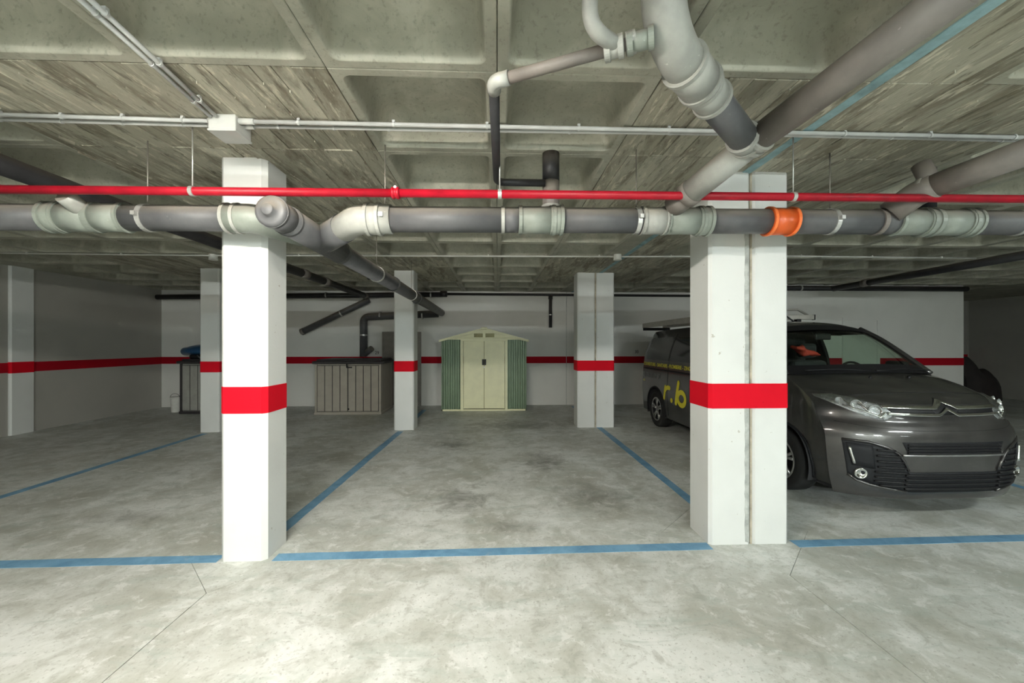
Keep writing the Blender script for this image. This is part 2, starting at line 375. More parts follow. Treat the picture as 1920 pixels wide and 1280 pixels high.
def rib(x0, x1, y0, y1, dz=0):
    MB().box(x0 + .002, x1 - .002, y0 + .002, y1 - .002, ZC - dz, ZC + .1).build('rib', M['coffer'], ceiling, True, False)
def cells(x0, x1, y0):
    x = x0
    while x < x1 - .1: coffer(x + .4, y0 + .4); x += .8
def joint_strip(y0, y1): MB().box(1.837, 1.903, y0, y1, ZC - .006, ZC + .1).build('joint_strip', M['bluefoam'], ceiling, True)
for y0 in (-.5, .3, 1.1, 4.3, 5.1, 8.3, 9.1):
    cells(-8, 1.6, y0); rib(1.6, 1.84, y0, y0 + .8)
    boards(1.905, 2.4, y0, y0 + .8, y0 > 4); cells(2.4, 11.2, y0); rib(11.2, 14.2, y0, y0 + .8)
for k, y0 in enumerate((1.9, 2.7, 3.5)):
    rib(-8.2, -7.6, y0, y0 + .8); cells(-7.6, -2.8, y0); boards(-2.8, -.8, y0, y0 + .8); cells(-.8, .8, y0)
    boards(.8, 1.84, y0, y0 + .8); boards(1.9, 3.2, y0, y0 + .8); cells(3.2, 11.2, y0); rib(11.2, 14.2, y0, y0 + .8)
for k, y0 in enumerate((5.9, 6.7, 7.5)):
    rib(-8.2, -7.6, y0, y0 + .8); cells(-7.6, -6, y0); boards(-6, -3.6, y0, y0 + .8, True); cells(-3.6, -2.8, y0); boards(-2.8, -.8, y0, y0 + .8, True)
    cells(-.8, .8, y0); boards(.8, 1.84, y0, y0 + .8, True); boards(1.9, 3.2, y0, y0 + .8, True); cells(3.2, 11.2, y0); rib(11.2, 14.2, y0, y0 + .8)
rib(-8.2, 14.2, 9.9, 11.6); rib(-8.2, 14.2, -7.2, -.5)
for y0 in (-.5, 1.9, 4.3, 6.7): joint_strip(y0, y0 + 2.4)
joint_strip(9.1, 9.9)

# ------------------------------------------------------------------ walls
ZB0, ZB1 = 1.02, 1.205
def wall(name, x0, x1, y0, y1, mat='wall', band=None, z1=3.03):
    w = struct(MB().box(x0, x1, y0, y1, -.05, z1).build(name, M[mat]))
    if band:
        bx0, bx1, by0, by1 = band
        MB().box(bx0, bx1, by0, by1, ZB0 + .01, ZB1 - .01).build('red_band', M['wallred'], w)
    return w
wall('wall_left', -8.25, -8.0, -7.2, 9.85, 'shadewall', band=(-8.01, -7.997, -7.1, 9.85))
wb = wall('wall_back', -8.25, 5.6, 9.85, 10.1)
for a, b in ((-8.0, -2.78), (-1.86, 5.6)): MB().box(a, b, 9.847, 9.86, ZB0 + .01, ZB1 - .01).build('red_band', M['wallred'], wb)
MB().box(1.71, 1.722, 9.846, 9.86, 0, ZC).build('joint_seam', M['mortar'], wb)
wall('wall_step', 5.6, 5.8, 8.72, 10.1)
wall('wall_back_right', 5.6, 10.35, 8.5, 8.72, band=(5.62, 10.353, 8.497, 8.51))
wall('wall_return', 10.1, 10.35, 8.72, 11.4)
wall('wall_alcove', 10.35, 14.3, 11.4, 11.65, 'darkwall', band=(10.35, 14, 11.396, 11.41))  # alcove and right walls get a darker tone than the rest
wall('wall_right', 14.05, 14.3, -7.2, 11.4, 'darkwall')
wall('wall_front', -8.25, 14.3, -7.35, -7.15, 'wall')
# doors of the back walls
d1 = struct(thing('door_1', (-2.32, 9.84, 0), 'grey steel service door in the back wall behind the taupe storage box', 'door'))
del d1['category']
MB().box(-2.75, -1.89, 9.825, 9.85, .01, 1.76, .004).build('leaf', M['door'], d1)
fr = MB().box(-2.79, -2.75, 9.815, 9.85, 0, 1.80).box(-1.89, -1.85, 9.815, 9.85, 0, 1.80).box(-2.75, -1.89, 9.815, 9.85, 1.76, 1.80).build('frame', M['door'], d1)
MB().tube([(-1.97, 9.80, .95), (-2.09, 9.80, .95)], .01, 10).tube([(-1.97, 9.80, .95), (-1.97, 9.83, .95)], .01, 10).build('handle', M['black'], d1)
d2 = struct(thing('door_2', (8.0, 8.49, 0), 'white door in the lit wall behind the van', 'door')); del d2['category']
MB().box(7.62, 8.34, 8.485, 8.5, .01, 2.02, .004).build('leaf', M['wall'], d2)
MB().box(7.56, 7.62, 8.47, 8.5, 0, 2.08).box(8.34, 8.40, 8.47, 8.5, 0, 2.08).box(7.62, 8.34, 8.47, 8.5, 2.02, 2.08).build('frame', M['wall'], d2)
MB().tube([(7.70, 8.45, 1.0), (7.82, 8.45, 1.0)], .01, 10).build('handle', M['zinc'], d2)

# ------------------------------------------------------------------ columns
def chamf(x0, x1, y0, y1, c): return [(x0 + c, y0), (x1 - c, y0), (x1, y0 + c), (x1, y1 - c), (x1 - c, y1), (x0 + c, y1), (x0, y1 - c), (x0, y0 + c)]
def column(label, shafts, c=.022, joint=True):
    x0 = min(s[0] for s in shafts); x1 = max(s[1] for s in shafts); y0 = shafts[0][2]; y1 = shafts[0][3]
    t = thing('concrete_column', ((x0 + x1) / 2, (y0 + y1) / 2, 0), label, 'column', 'white columns with red bands')
    for a, b, ya, yb in shafts:
        MB().prism(chamf(a, b, ya, yb, c), 0, ZC + .02).build('shaft', M['white'], t)
    fr_ = .006 if joint and len(shafts) > 1 else .0025
    MB().prism(chamf(x0 - .0025, x1 + .0025, y0 - fr_, y1 + .0025, c), ZB0, ZB1).build('red_band', M['red'], t)
    if len(shafts) == 2:
        jx = shafts[0][1]; jw = shafts[1][0] - jx
        MB().box(jx - .001, jx + jw + .001, y0 + .008, y1 - .01, 0, ZC).build('joint_filler', M['seal'], t)
        if joint:
            mb = MB(); k = 60; z = [.02 + (ZC * .86) * i / k for i in range(k + 1)]
            rows = []
            for zz in z:
                w0 = .048 + random.uniform(-.003, .003); rows.append([(jx - w0, y0 + .0, zz), (jx - w0 * .75, y0 - .003 - random.uniform(0, .002), zz), (jx - .018, y0 - .002 - random.uniform(0, .002), zz), (jx - .012, y0 + .002, zz)])
            mb.grid(rows, True).build('mortar_smear', M['mortar'], t)
    return t
NB_L = W(425, 1052, z=0); 
column('single white column with red band at the front left of the bay', [(-1.915, -1.60, 2.83, 3.13)], .03)
column('wide twin white column with red band and open joint beside the van', [(1.585, 1.902, 2.93, 3.25), (1.914, 2.195, 2.93, 3.25)], .022)
column('slim white column behind the front left column, beside the far grey bin', [(-5.06, -4.74, 7.0, 7.4)], .02)
column('white column standing between the storage box and the green shed', [(-1.80, -1.455, 7.05, 7.4)], .02)
column('twin white column between the green shed and the van rear', [(1.445, 1.765, 7.15, 7.5), (1.785, 2.115, 7.15, 7.5)], .018, False)
column('white column at the far left built against the side wall', [(-8.45, -7.96, 6.85, 7.2)], .02)

# ------------------------------------------------------------------ drain pipes
def seg(t, a, b, r, mat='pvc', name='pipe_section'): return MB().tube([a, b], r).build(name, M[mat], t)
def sleeve(t, a, b, r, mat, name='coupling', lip=True):
    """a socket sleeve with a raised bead at each end"""
    a = Vector(a); b = Vector(b); ax = (b - a).normalized(); o = MB().tube([a, b], r + .006, 28).build(name, M[mat], t)
    if lip:
        for p in (a + ax * .012, b - ax * .012): MB().ring(p, ax, r - .005, r + .013, .02).sub('bead', M[mat], o)
    return o
def clamp(t, p, ax, r, top=None, mat='zinc', w=.028):
    o = MB().ring(p, ax, r - .004, r + .006, w).box(p.x - .012, p.x + .012, p.y - r - .03, p.y - r, p.z - .012, p.z + .012).build('clamp', M[mat], t)
    if top: MB().tube([(p.x, p.y, p.z + r), (p.x, p.y, top)], .004, 8).sub('hanger_rod', M['rod'], o)
    return o
YP, RP = 2.62, .081
PL0, PR0 = W(0, 407, y=YP), W(1920, 418, y=YP)
def mp(px, dy=0):
    """a point on the axis of the main drain below a given direction"""
    p = W(px, 412, y=YP); k = (p.x - PL0.x) / (PR0.x - PL0.x); q = PL0.lerp(PR0, k); return Vector((p.x, YP + dy, q.z))
ax_x = (PR0 - PL0).normalized()

run_r = thing('drain_pipe', mp(1300), 'main grey drain pipe with orange coupling crossing in front of the twin column', 'pipe')
Jn = Vector((-1.30, 3.02, 2.265))                     # where the run meets the trunk
pe = mp(700)
MB().tube(bend([mp(735), mp(672), Jn + Vector((.06, -.06, 0))], .10, 8), RP + .012, 24).build('elbow', M['pvcl'], run_r)
sleeve(run_r, mp(688), mp(716), RP + .012, 'pvcl')
MB().tube([mp(672).lerp(Jn, .35), Jn + Vector((.03, -.04, 0))], RP + .016, 24).build('wye_branch', M['pvc'], run_r)
for a, b in ((716, 944), (944, 976), (1050, 1205), (1322, 1440), (1482, 1645), (1645, 1680), (1812, 2100)): seg(run_r, mp(a), mp(b), RP)
MB().ring(mp(943), ax_x, RP - .004, RP + .007, .022).build('pipe_ring', M['pvcl'], run_r)
sleeve(run_r, mp(972), mp(1037), RP, 'pvcg'); sleeve(run_r, mp(1034), mp(1055), RP + .004, 'pvcg')
sleeve(run_r, mp(1200), mp(1248), RP, 'pvcl'); sleeve(run_r, mp(1244), mp(1310), RP, 'pvcg', 'wye_body'); sleeve(run_r, mp(1308), mp(1329), RP + .005, 'pvcg')
oc = sleeve(run_r, mp(1437), mp(1485), RP + .002, 'orange', 'orange_coupling', False); oc['label'] = 'orange plastic repair coupling'
for q in (1440, 1482): MB().ring(mp(q), ax_x, RP - .002, RP + .016, .018).sub('bead', M['orangel'], oc)
MB().ring(mp(1643), ax_x, RP - .004, RP + .008, .03).build('pipe_ring', M['pvcw'], run_r)
sleeve(run_r, mp(1672), mp(1730), RP, 'pvcg', 'wye_body'); sleeve(run_r, mp(1726), mp(1745), RP + .006, 'pvcg'); sleeve(run_r, mp(1743), mp(1806), RP, 'pvcg'); sleeve(run_r, mp(1803), mp(1822), RP + .005, 'pvcg')
for q, rod in ((722, True), (1193, True), (1556, True), (1906, False)): clamp(run_r, mp(q), ax_x, RP, ZC if rod else None)

run_l = thing('drain_pipe', mp(200), 'grey drain pipe running left above the front left column', 'pipe')
for a, b in ((-170, 95), (236, 430)): seg(run_l, mp(a), mp(b), RP)
sleeve(run_l, mp(92), mp(118), RP + .004, 'pvcg'); sleeve(run_l, mp(116), mp(182), RP, 'pvcg', 'wye_body'); sleeve(run_l, mp(180), mp(240), RP, 'pvcg')
MB().tube(bend([mp(428), mp(478), Vector((-1.36, 2.86, 2.275))], .09, 8), RP + .010, 24).build('elbow', M['pvcg'], run_l)
sleeve(run_l, mp(426), mp(452), RP + .003, 'pvcl')
clamp(run_l, mp(277), ax_x, RP, ZC)
e0 = mp(172); e1 = W(120, 366, y=2.48)
MB().tube([e0, e0.lerp(e1, .8), e1], .05, 18).build('branch_stub', M['pvcl'], run_l)

TX, TZ = -1.30, 2.265
trunk = thing('drain_pipe', (TX, 6, TZ), 'long dark drain trunk with round plug running back to the rear wall', 'pipe')
T = lambda y: Vector((TX - (y - 2.4) * .004, y, TZ + (2.4 - y) * .002))
sleeve(trunk, T(2.36), T(2.56), RP, 'pvc', 'plug_socket')
MB().lathe([(0, -.03), (.03, -.03), (.034, -.026), (.034, 0), (.07, .004), (RP + .008, .012), (RP + .008, .05)], T(2.335), (0, 1, 0), 28).build('plug', M['pvc'], trunk)
seg(trunk, T(2.5), T(3.35), RP + .010, 'pvc', 'wye_body'); seg(trunk, T(3.3), T(9.62), RP)
for y in (3.36, 5.1, 6.6): MB().ring(T(y), (0, 1, 0), RP - .002, RP + .012, .05).build('coupling', M['pvc'], trunk)
for y in (4.4, 6.2): clamp(trunk, T(y), Vector((0, 1, 0)), RP, ZC)
def U(px, py, y): return W(px, py, y=y)

wallrun = thing('drain_pipe', U(683, 620, 9.7), 'dark drain pipe stepping down the rear wall behind the storage box', 'pipe')
yy = 9.68
MB().tube(bend([U(822, 588, yy), U(682, 594, yy), U(682, 668, yy)], .14, 8), .085, 20).build('pipe_section', M['pvc'], wallrun)
for q in (650, ): MB().ring(U(682, 628, yy), (0, 0, 1), .08, .092, .03).build('clamp', M['zinc'], wallrun)
for q in (713, 792): MB().ring(U(q, 591, yy), (1, 0, 0), .08, .093, .03).build('clamp', M['zinc'], wallrun)
MB().tube([U(683, 664, yy), U(697, 653, yy - .1)], .07, 18).build('branch_stub', M['pvc'], wallrun)

left_pipe = thing('drain_pipe', (-3.1, 5, 2.62), 'dark ceiling drain running from the upper left to the rear wall', 'pipe')
LX, LZ = -3.06, 2.62
seg(left_pipe, (LX - .05, .2, LZ), (LX, 9.5, LZ), .065, 'pvcb')
for y in (6.4, 7.2, 9.3): sleeve(left_pipe, (LX, y, LZ), (LX, y + .16, LZ), .066, 'pvcw', lip=False)
slope = thing('drain_pipe', U(565, 623, 9.5), 'black sloping waste pipe on the rear wall with a closed lower end', 'pipe')
a, b = U(692, 562, 9.62), U(566, 622, 9.62)
seg(slope, a, b, .072, 'pvc'); MB().lathe([(0, .03), (.06, .028), (.08, .012), (.08, -.05)], b, (b - a), 24).build('end_cap', M['pvcw'], slope)
MB().ring(a.lerp(b, .42), (b - a), .07, .08, .03).build('clamp', M['zinc'], slope)
back = thing('waste_pipe', U(500, 552, 9.65), 'black waste pipe running under the ceiling along the left rear wall', 'pipe')
seg(back, Vector((-7.95, 9.66, 2.60)), U(828, 552, 9.66), .06, 'pvcb'); sleeve(back, U(826, 551, 9.66), U(838, 551, 9.66), .066, 'pvcb', lip=False)
for q in (612, 808): MB().ring(U(q, 553, 9.66), (1, 0, 0), .058, .07, .03).build('clamp', M['zinc'], back)
tel = thing('waste_pipe', U(1000, 551, 9.75), 'thin black pipe under the ceiling along the rear wall above the shed', 'pipe')
seg(tel, U(838, 551, 9.78), Vector((5.55, 9.78, 2.70)), .03, 'pvcb')
drop = thing('waste_pipe', U(1032, 600, 9.78), 'black vertical pipe stub hanging on the rear wall right of the shed', 'pipe')
seg(drop, U(1032, 557, 9.77), U(1032, 614, 9.77), .04, 'pvcb'); MB().ring(U(1032, 590, 9.77), (0, 0, 1), .038, .052, .02).build('clamp', M['zinc'], drop)
sleeve(drop, U(1032, 555, 9.77), U(1032, 561, 9.77), .044, 'pvcb', lip=False)
shortp = thing('waste_pipe', U(735, 519, 7.9), 'short dark pipe under the ceiling behind the middle white column', 'pipe')
seg(shortp, U(690, 519, 7.9), U(772, 515, 7.9), .06, 'pvcb'); sleeve(shortp, U(758, 516, 7.9), U(786, 514, 7.9), .066, 'pvcw', lip=False)

# far right ceiling pipes
rp = thing('drain_pipe', (6.4, 6, 2.6), 'dark drain pipe under the ceiling right of the van roof', 'pipe')
a, b = U(1563, 541, 7.6), U(1985, 467, 4.4)
seg(rp, a, b, .055, 'pvcb'); sleeve(rp, a.lerp(b, .2), a.lerp(b, .24), .058, 'pvcw', lip=False)
rb = thing('waste_pipe', (7, 8.4, 2.7), 'black pipe along the top of the wall behind the van', 'pipe')
seg(rb, (5.82, 8.40, 2.71), (10.3, 8.40, 2.71), .055, 'pvcb'); MB().ring((6.55, 8.40, 2.71), (1, 0, 0), .053, .062, .03).build('clamp', M['zinc'], rb)

# branches coming down from the upper right
R2 = .069
join = U(1404, 272, 2.08)
b1 = thing('drain_pipe', U(1600, 150, 1.6), 'brown-grey drain pipe dropping from the top right ceiling to the branch joint', 'pipe')
b1a, b1b = U(1815, -30, 1.26), join
seg(b1, b1a, b1a.lerp(b1b, .94), R2, 'pvcw'); sleeve(b1, b1a.lerp(b1b, .90), b1a.lerp(b1b, .985), R2, 'pvcl')
low = U(1262, 388, 2.56)
seg(b1, join, join.lerp(low, .72), R2 + .004, 'pvcl', 'wye_body'); sleeve(b1, join.lerp(low, .70), join.lerp(low, .80), R2 + .004, 'pvcw', lip=False); seg(b1, join.lerp(low, .76), low, R2, 'pvcw')
b2 = thing('drain_pipe', U(1250, 60, 1.5), 'light grey drain elbow hanging from the ceiling with a dark diagonal pipe', 'pipe')
p0, p1 = U(1240, -120, 1.42), U(1243, 70, 1.45)
p1.x = p0.x = U(1243, 40, 1.45).x; p0.y = p1.y
p0.z = 3.02
path = bend([p0, p1, join], .20, 9)
MB().tube(path[:-1], R2 + .010, 26).build('elbow', M['pvcl'], b2)
st = path[-2]
sleeve(b2, st.lerp(join, -.02), st.lerp(join, .20), R2 + .010, 'pvcl'); sleeve(b2, st.lerp(join, .21), st.lerp(join, .37), R2 + .003, 'pvcl')
seg(b2, st.lerp(join, .3), join, R2, 'pvc'); sleeve(b2, st.lerp(join, .86), st.lerp(join, .97), R2, 'pvcl')

b3 = thing('drain_pipe', U(1800, 340, 2.2), 'brown-grey drain pipe entering the main drain at the far right', 'pipe')
q0 = U(1668, 400, 2.58); q1 = U(1725, 358, 2.48); q2 = U(1960, 272, 1.98)
seg(b3, q1, q2, R2 + .004, 'pvcw'); MB().tube(bend([q0, q1.lerp(q0, .15), q1.lerp(q2, .15)], .1), R2 + .010, 22).build('elbow', M['pvcw'], b3)
sleeve(b3, q1.lerp(q2, .02), q1.lerp(q2, .08), R2 + .006, 'pvcl', lip=False)
MB().tube([q1.lerp(q2, .12), q1.lerp(q2, .12) + Vector((-.02, .05, .16))], .05, 18).build('branch_stub', M['pvcw'], b3)
seg(b3, U(1738, 392, 2.7), U(1738, 318, 2.7), .05, 'pvcb', 'riser')

# small bore drain and the short drop in the middle
R3 = .0235
b4 = thing('drain_pipe', U(930, 250, 2.1), 'thin grey drain pipe zigzagging under the centre coffers', 'pipe')
s0 = U(1150, 74, 1.5); s1 = U(926, 148, 1.68); s2 = Vector((s1.x + .012, 2.66, 2.575)); s1.z = 2.60; s0.z = 2.62
s3 = U(1022, 343, 2.66)
seg(b4, s0, s0.lerp(s1, .97), R3, 'pvcw'); MB().tube(bend([s0.lerp(s1, .86), s1, s1.lerp(s2, .06)], .05, 8), R3 + .006, 18).build('elbow', M['pvcl'], b4)
MB().tube(bend([s1, s2, s3], .06, 8), R3, 18).build('pipe_section', M['pvcb'], b4)
sleeve(b4, s0.lerp(s1, -.08), s0.lerp(s1, .07), R3 + .005, 'pvcl'); sleeve(b4, s0.lerp(s1, -.1), s0.lerp(s1, -.3), R3 + .004, 'pvcg')
t0 = U(1216, 62, 1.46); t0.z = s0.z + .015
seg(b4, s0, t0, R3 - .002, 'pvcw'); sleeve(b4, s0.lerp(t0, .35), s0.lerp(t0, .65), R3 + .003, 'pvcl')
u0 = U(1106, 50, 1.42); u1 = U(1140, 66, 1.46)
MB().tube(bend([Vector((u0.x, u0.y, 3.02)), Vector((u0.x, u0.y, s0.z + .01)), s0.lerp(t0, .15)], .09, 9), R3 + .005, 18).build('elbow', M['pvcl'], b4)
MB().tube([Vector((u0.x, u0.y, 3.02)), Vector((u0.x, u0.y, s0.z + .135))], R3 + .0065, 18).build('riser', M['pvcb'], b4)
b5 = thing('drain_pipe', U(1035, 380, YP), 'short vertical drain dropping from a centre coffer into the main drain', 'pipe')
v0 = U(1036, 400, YP); seg(b5, (v0.x, 2.70, v0.z), (v0.x, 2.70, 2.62), .057, 'pvcw'); seg(b5, (v0.x, 2.70, 2.60), (v0.x, 2.70, ZC), .0575, 'pvcb', 'upper_pipe')
MB().ring((v0.x, 2.70, v0.z + .06), (0, 0, 1), .05, .066, .03).build('collar', M['pvcl'], b5)

# ------------------------------------------------------------------ red fire main
RF = .0245
FY = 2.42
F0, F1 = W(0, 355, y=FY), W(1920, 373, y=FY); F0e = F0 + (F0 - F1) * .12; F1e = F1 + (F1 - F0) * .12
def fp(px): p = W(px, 362, y=FY); k = (p.x - F0.x) / (F1.x - F0.x); return F0.lerp(F1, k)
fire = thing('sprinkler_pipe', fp(742), 'thin red fire water pipe crossing the whole garage under the ceiling', 'pipe')
xf = (F1 - F0).normalized()
seg(fire, F0e, fp(742), RF, 'fire'); seg(fire, fp(742), F1e, RF, 'fire')
cp = MB().lathe([(RF, -.024), (.034, -.022), (.036, -.008), (.031, -.006), (.031, .006), (.036, .008), (.034, .022), (RF, .024)], fp(742), xf, 28).build('grooved_coupling', M['fire'], fire)
p = fp(742); MB().tube([(p.x, p.y - .02, p.z + .03), (p.x, p.y + .02, p.z + .036)], .008, 10).sub('bolt', M['zinc'], cp)
for q in (361, 937, 1487):
    p = fp(q); o = MB().ring(p, xf, RF - .002, RF + .005, .022).build('pipe_clip', M['zinc'], fire)
    MB().tube([(p.x, p.y, p.z + RF), (p.x, p.y, ZC)], .004, 8).sub('hanger_rod', M['zinc'], o)

# ------------------------------------------------------------------ electrical conduits on the ceiling
ZK = ZC - .022
def conduit_run(label, pts, r, mat, clips=0, group='grey cable conduits'):
    t = thing('cable_conduit', Vector(pts[0]).lerp(Vector(pts[-1]), .5), label, 'conduit', group)
    MB().tube(pts, r, 14).build('tube', M[mat], t)
    for i in range(clips):
        k = (i + .5) / clips; f = k * (len(pts) - 1); j = min(int(f), len(pts) - 2); p = Vector(pts[j]).lerp(Vector(pts[j + 1]), f - j)
        ax = Vector(pts[j + 1]) - Vector(pts[j])
        MB().ring(p, ax, r - .001, r + .0035, .012, 14).box(p.x - .008, p.x + .008, p.y - .008, p.y + .008, p.z + r, ZC + .002).build('clip', M[mat], t)
    return t
cz = lambda px, py, dz=0: W(px, py, z=ZK + dz)
c0, c1, c2, c3 = cz(-60, 213), cz(398, 227), cz(470, 228), cz(1980, 259)
d0, d1_, d2_, d3 = cz(-60, 222), cz(398, 235), cz(470, 237), cz(1980, 265)
conduit_run('left piece of the rear ceiling conduit, ending at the junction box', [c0, c1], .011, 'conduit', 4)
conduit_run('left piece of the front ceiling conduit, ending at the junction box', [d0, d1_], .011, 'conduit', 4)
conduit_run('long rear ceiling conduit running right from the junction box', [c2, c3], .012, 'conduit', 9)
conduit_run('long front ceiling conduit running right from the junction box', [d2_, cz(780, 243), cz(1350, 251), d3], .010, 'conduit', 9)
conduit_run('upper of the two diagonal conduits rising to the top left', [cz(132, -35), cz(404, 216)], .010, 'conduit', 3)
conduit_run('lower of the two diagonal conduits rising to the top left', [cz(112, -35), cz(394, 218)], .010, 'conduit', 3)
conduit_run('thin white far conduit left of the middle pipes with a round box', [cz(-40, 474), cz(400, 479), cz(600, 479)], .011, 'conduit_w', 5)
conduit_run('thin white far conduit crossing the centre coffers with a round box', [cz(600, 479), cz(1158, 481), cz(1480, 480), cz(1830, 484)], .011, 'conduit_w', 8)
jb = thing('junction_box', cz(432, 235), 'square grey junction box where four ceiling conduits meet', 'box')
p = cz(432, 234)
MB().box(p.x - .075, p.x + .075, p.y - .075, p.y + .075, ZC - .085, ZC + .002, .008).build('body', M['boxg'], jb)
MB().box(p.x - .078, p.x + .078, p.y - .078, p.y + .078, ZC - .095, ZC - .083, .004).build('lid', M['boxg'], jb)
for q in (c1, c2, d1_, d2_): MB().tube([q - Vector((.02 if q.x < p.x else -.02, 0, 0)), Vector((p.x - .07 if q.x < p.x else p.x + .07, q.y, q.z))], .017, 14).build('gland', M['boxg'], jb)
for k, q in enumerate((400, 1158)):
    p = cz(q, 480); o = thing('round_box', (p.x, p.y, ZC), ('round white conduit box left of the front column' if k == 0 else 'round white conduit box above the twin middle column'), 'box', 'round conduit boxes')
    MB().lathe([(0, -.075), (.05, -.075), (.055, -.07), (.055, 0)], (p.x, p.y, ZC), (0, 0, 1), 24).build('body', M['conduit_w'], o)
    MB().lathe([(0, -.082), (.045, -.082), (.058, -.078), (.058, -.066)], (p.x, p.y, ZC), (0, 0, 1), 24).build('lid', M['conduit_w'], o)

# ------------------------------------------------------------------ luminaires of the lane, with unseen fill lights added behind the viewpoint
LN = ('tube light above the front left bay line', 'tube light above the lane near the van', 'tube light above the lane by the left wall', 'added rear left fill light behind the viewpoint', 'added rear middle fill light behind the viewpoint', 'added rear right fill light behind the viewpoint')
for i, (x, y, s, c) in enumerate(LAMPS):
    t = thing('tube_or_fill_light', (x, y, ZC), LN[i], 'lamp', 'lane tube lights')
    z = 2.60
    MB().box(x - .76, x + .76, y - .12, y + .12, z, z + .04, .008).build('housing', M['housing'], t)
    for e in (-1, 1): MB().box(x - .78, x + .78, y + e * .12, y + e * .114, z - .031, z + .02).build('shade_lip', M['housing'], t)  # lips added to keep the tube's light off the near coffers
    MB().tube([(x - .74, y, z - .034), (x + .74, y, z - .034)], .030, 20).build('tube', mat_emit('tube_or_fill_glow_%d' % i, c, s), t)
    for e in (-1, 1): MB().box(x + e * .735, x + e * .765, y - .035, y + .035, z - .07, z + .01, .006).build('end_socket', M['housing'], t)
    for sx in (-.5, .5): MB().tube([(x + sx, y, z + .045), (x + sx, y, ZC + .02)], .004, 8).build('hanger_rod', M['rod'], t)

# ------------------------------------------------------------------ garden shed
SA, SB = W(829, 770, z=0), W(986, 769, z=0)
SX, SY, SW = (SA.x + SB.x) / 2, (SA.y + SB.y) / 2, (SB.x - SA.x)
shed = thing('garden_shed', (SX, SY, 0), 'small green metal shed with cream double doors and gable roof', 'shed')
hw, HE, HR, SD = SW / 2, 1.60, 1.86, .84          # half width, eave, ridge, depth
def corr(axis, a0, a1, fixed, z0, z1, n, amp):
    """a ribbed sheet: trapezoid corrugations along one axis"""
    pts = []; w = (a1 - a0) / n
    for i in range(n):
        for q, d in ((0, 0), (.18, 0), (.30, 1), (.70, 1), (.82, 0)): pts.append((a0 + (i + q) * w, d * amp))
    pts.append((a1, 0)); mk = (lambda a, d, z: (a, fixed - d, z)) if axis == 'x' else (lambda a, d, z: (fixed + d, a, z))
    return MB().grid([[mk(a, d, z) for a, d in pts] for z in (z0, z1)], False)
L = lambda mb, name, mat, par=shed: mb.build(name, M[mat], par, True)
L(corr('x', -hw, -hw * .56, 0, .02, HE, 4, .018), 'front_panel', 'green'); L(corr('x', hw * .56, hw, 0, .02, HE, 4, .018), 'front_panel', 'green')
L(corr('y', 0, SD, hw, .02, HE, 6, .016), 'side_panel', 'green'); L(corr('y', 0, SD, -hw - .001, .02, HE, 6, -.016), 'side_panel', 'green')
L(MB().box(-hw, hw, SD - .01, SD, .02, HE), 'back_panel', 'green')
L(MB().box(-hw - .01, hw + .01, -.03, .01, 0, .035), 'base_rail', 'cream'); L(MB().box(-hw - .01, hw + .01, SD - .02, SD + .01, 0, .035), 'base_rail', 'cream')
for s in (-1, 1):
    L(MB().box(s * hw * .56, s * hw * .495, -.045, .0, 0, HE + .01, .006), 'door_post', 'cream')
    L(MB().box(s * hw - .012, s * hw + .012, -.03, .01, .0, HE), 'corner_post', 'green')
    dr = L(MB().box(s * .006, s * hw * .49, -.022, -.004, .05, HE - .02, .003), 'door', 'cream')
    for zz in (.10, HE - .08): L(MB().box(s * .02, s * hw * .48, -.026, -.02, zz - .012, zz + .012), 'stiffener', 'cream', dr)
    L(MB().box(s * .004, s * .045, -.05, -.02, 1.03, 1.16, .004), 'handle', 'black', dr)
L(MB().box(-.008, .008, -.02, 0, .05, HE - .02), 'door_seal', 'vent')
lk = L(MB().box(-.014, .014, -.045, -.022, .965, 1.0, .004), 'padlock', 'zinc')
L(MB().box(-hw * .56, hw * .56, -.05, .0, HE - .03, HE + .035, .006), 'header_rail', 'cream')
# gable with two louvred vents
gb = L(MB().add([(-hw, -.012, HE), (hw, -.012, HE), (0, -.012, HR - .02), (-hw, 0, HE), (hw, 0, HE), (0, 0, HR - .02)], [(0, 1, 2), (5, 4, 3), (0, 3, 4, 1), (1, 4, 5, 2), (2, 5, 3, 0)]), 'gable', 'cream')
for s in (-1, 1):
    vt = L(MB().box(s * .03, s * .23, -.02, -.008, HE + .055, HE + .14), 'vent', 'vent', gb)
    L(MB().box(s * .0, s * hw * 1.03, -.01, -.03, 0, .001), 'rake_trim', 'cream') if 0 else None
    x1, z1 = s * (hw + .06), HE - .015
    L(MB().add([(0, -.07, HR), (x1, -.07, z1), (x1, SD + .05, z1), (0, SD + .05, HR), (0, -.07, HR - .015), (x1, -.07, z1 - .015), (x1, SD + .05, z1 - .015), (0, SD + .05, HR - .015)],
           [(0, 1, 2, 3), (7, 6, 5, 4), (0, 4, 5, 1), (1, 5, 6, 2), (2, 6, 7, 3), (3, 7, 4, 0)]), 'roof_panel', 'green')
    L(MB().add([(0, -.085, HR + .012), (x1, -.085, z1 + .012), (x1, -.085, z1 - .035), (0, -.085, HR - .06), (0, -.06, HR + .012), (x1, -.06, z1 + .012), (x1, -.06, z1 - .035), (0, -.06, HR - .06)],
           [(0, 1, 2, 3), (7, 6, 5, 4), (0, 4, 5, 1), (1, 5, 6, 2), (2, 6, 7, 3), (3, 7, 4, 0)]), 'rake_trim', 'cream')
L(MB().box(-.07, .07, -.1, .0, HR - .03, HR + .02, .01), 'ridge_cap', 'cream')

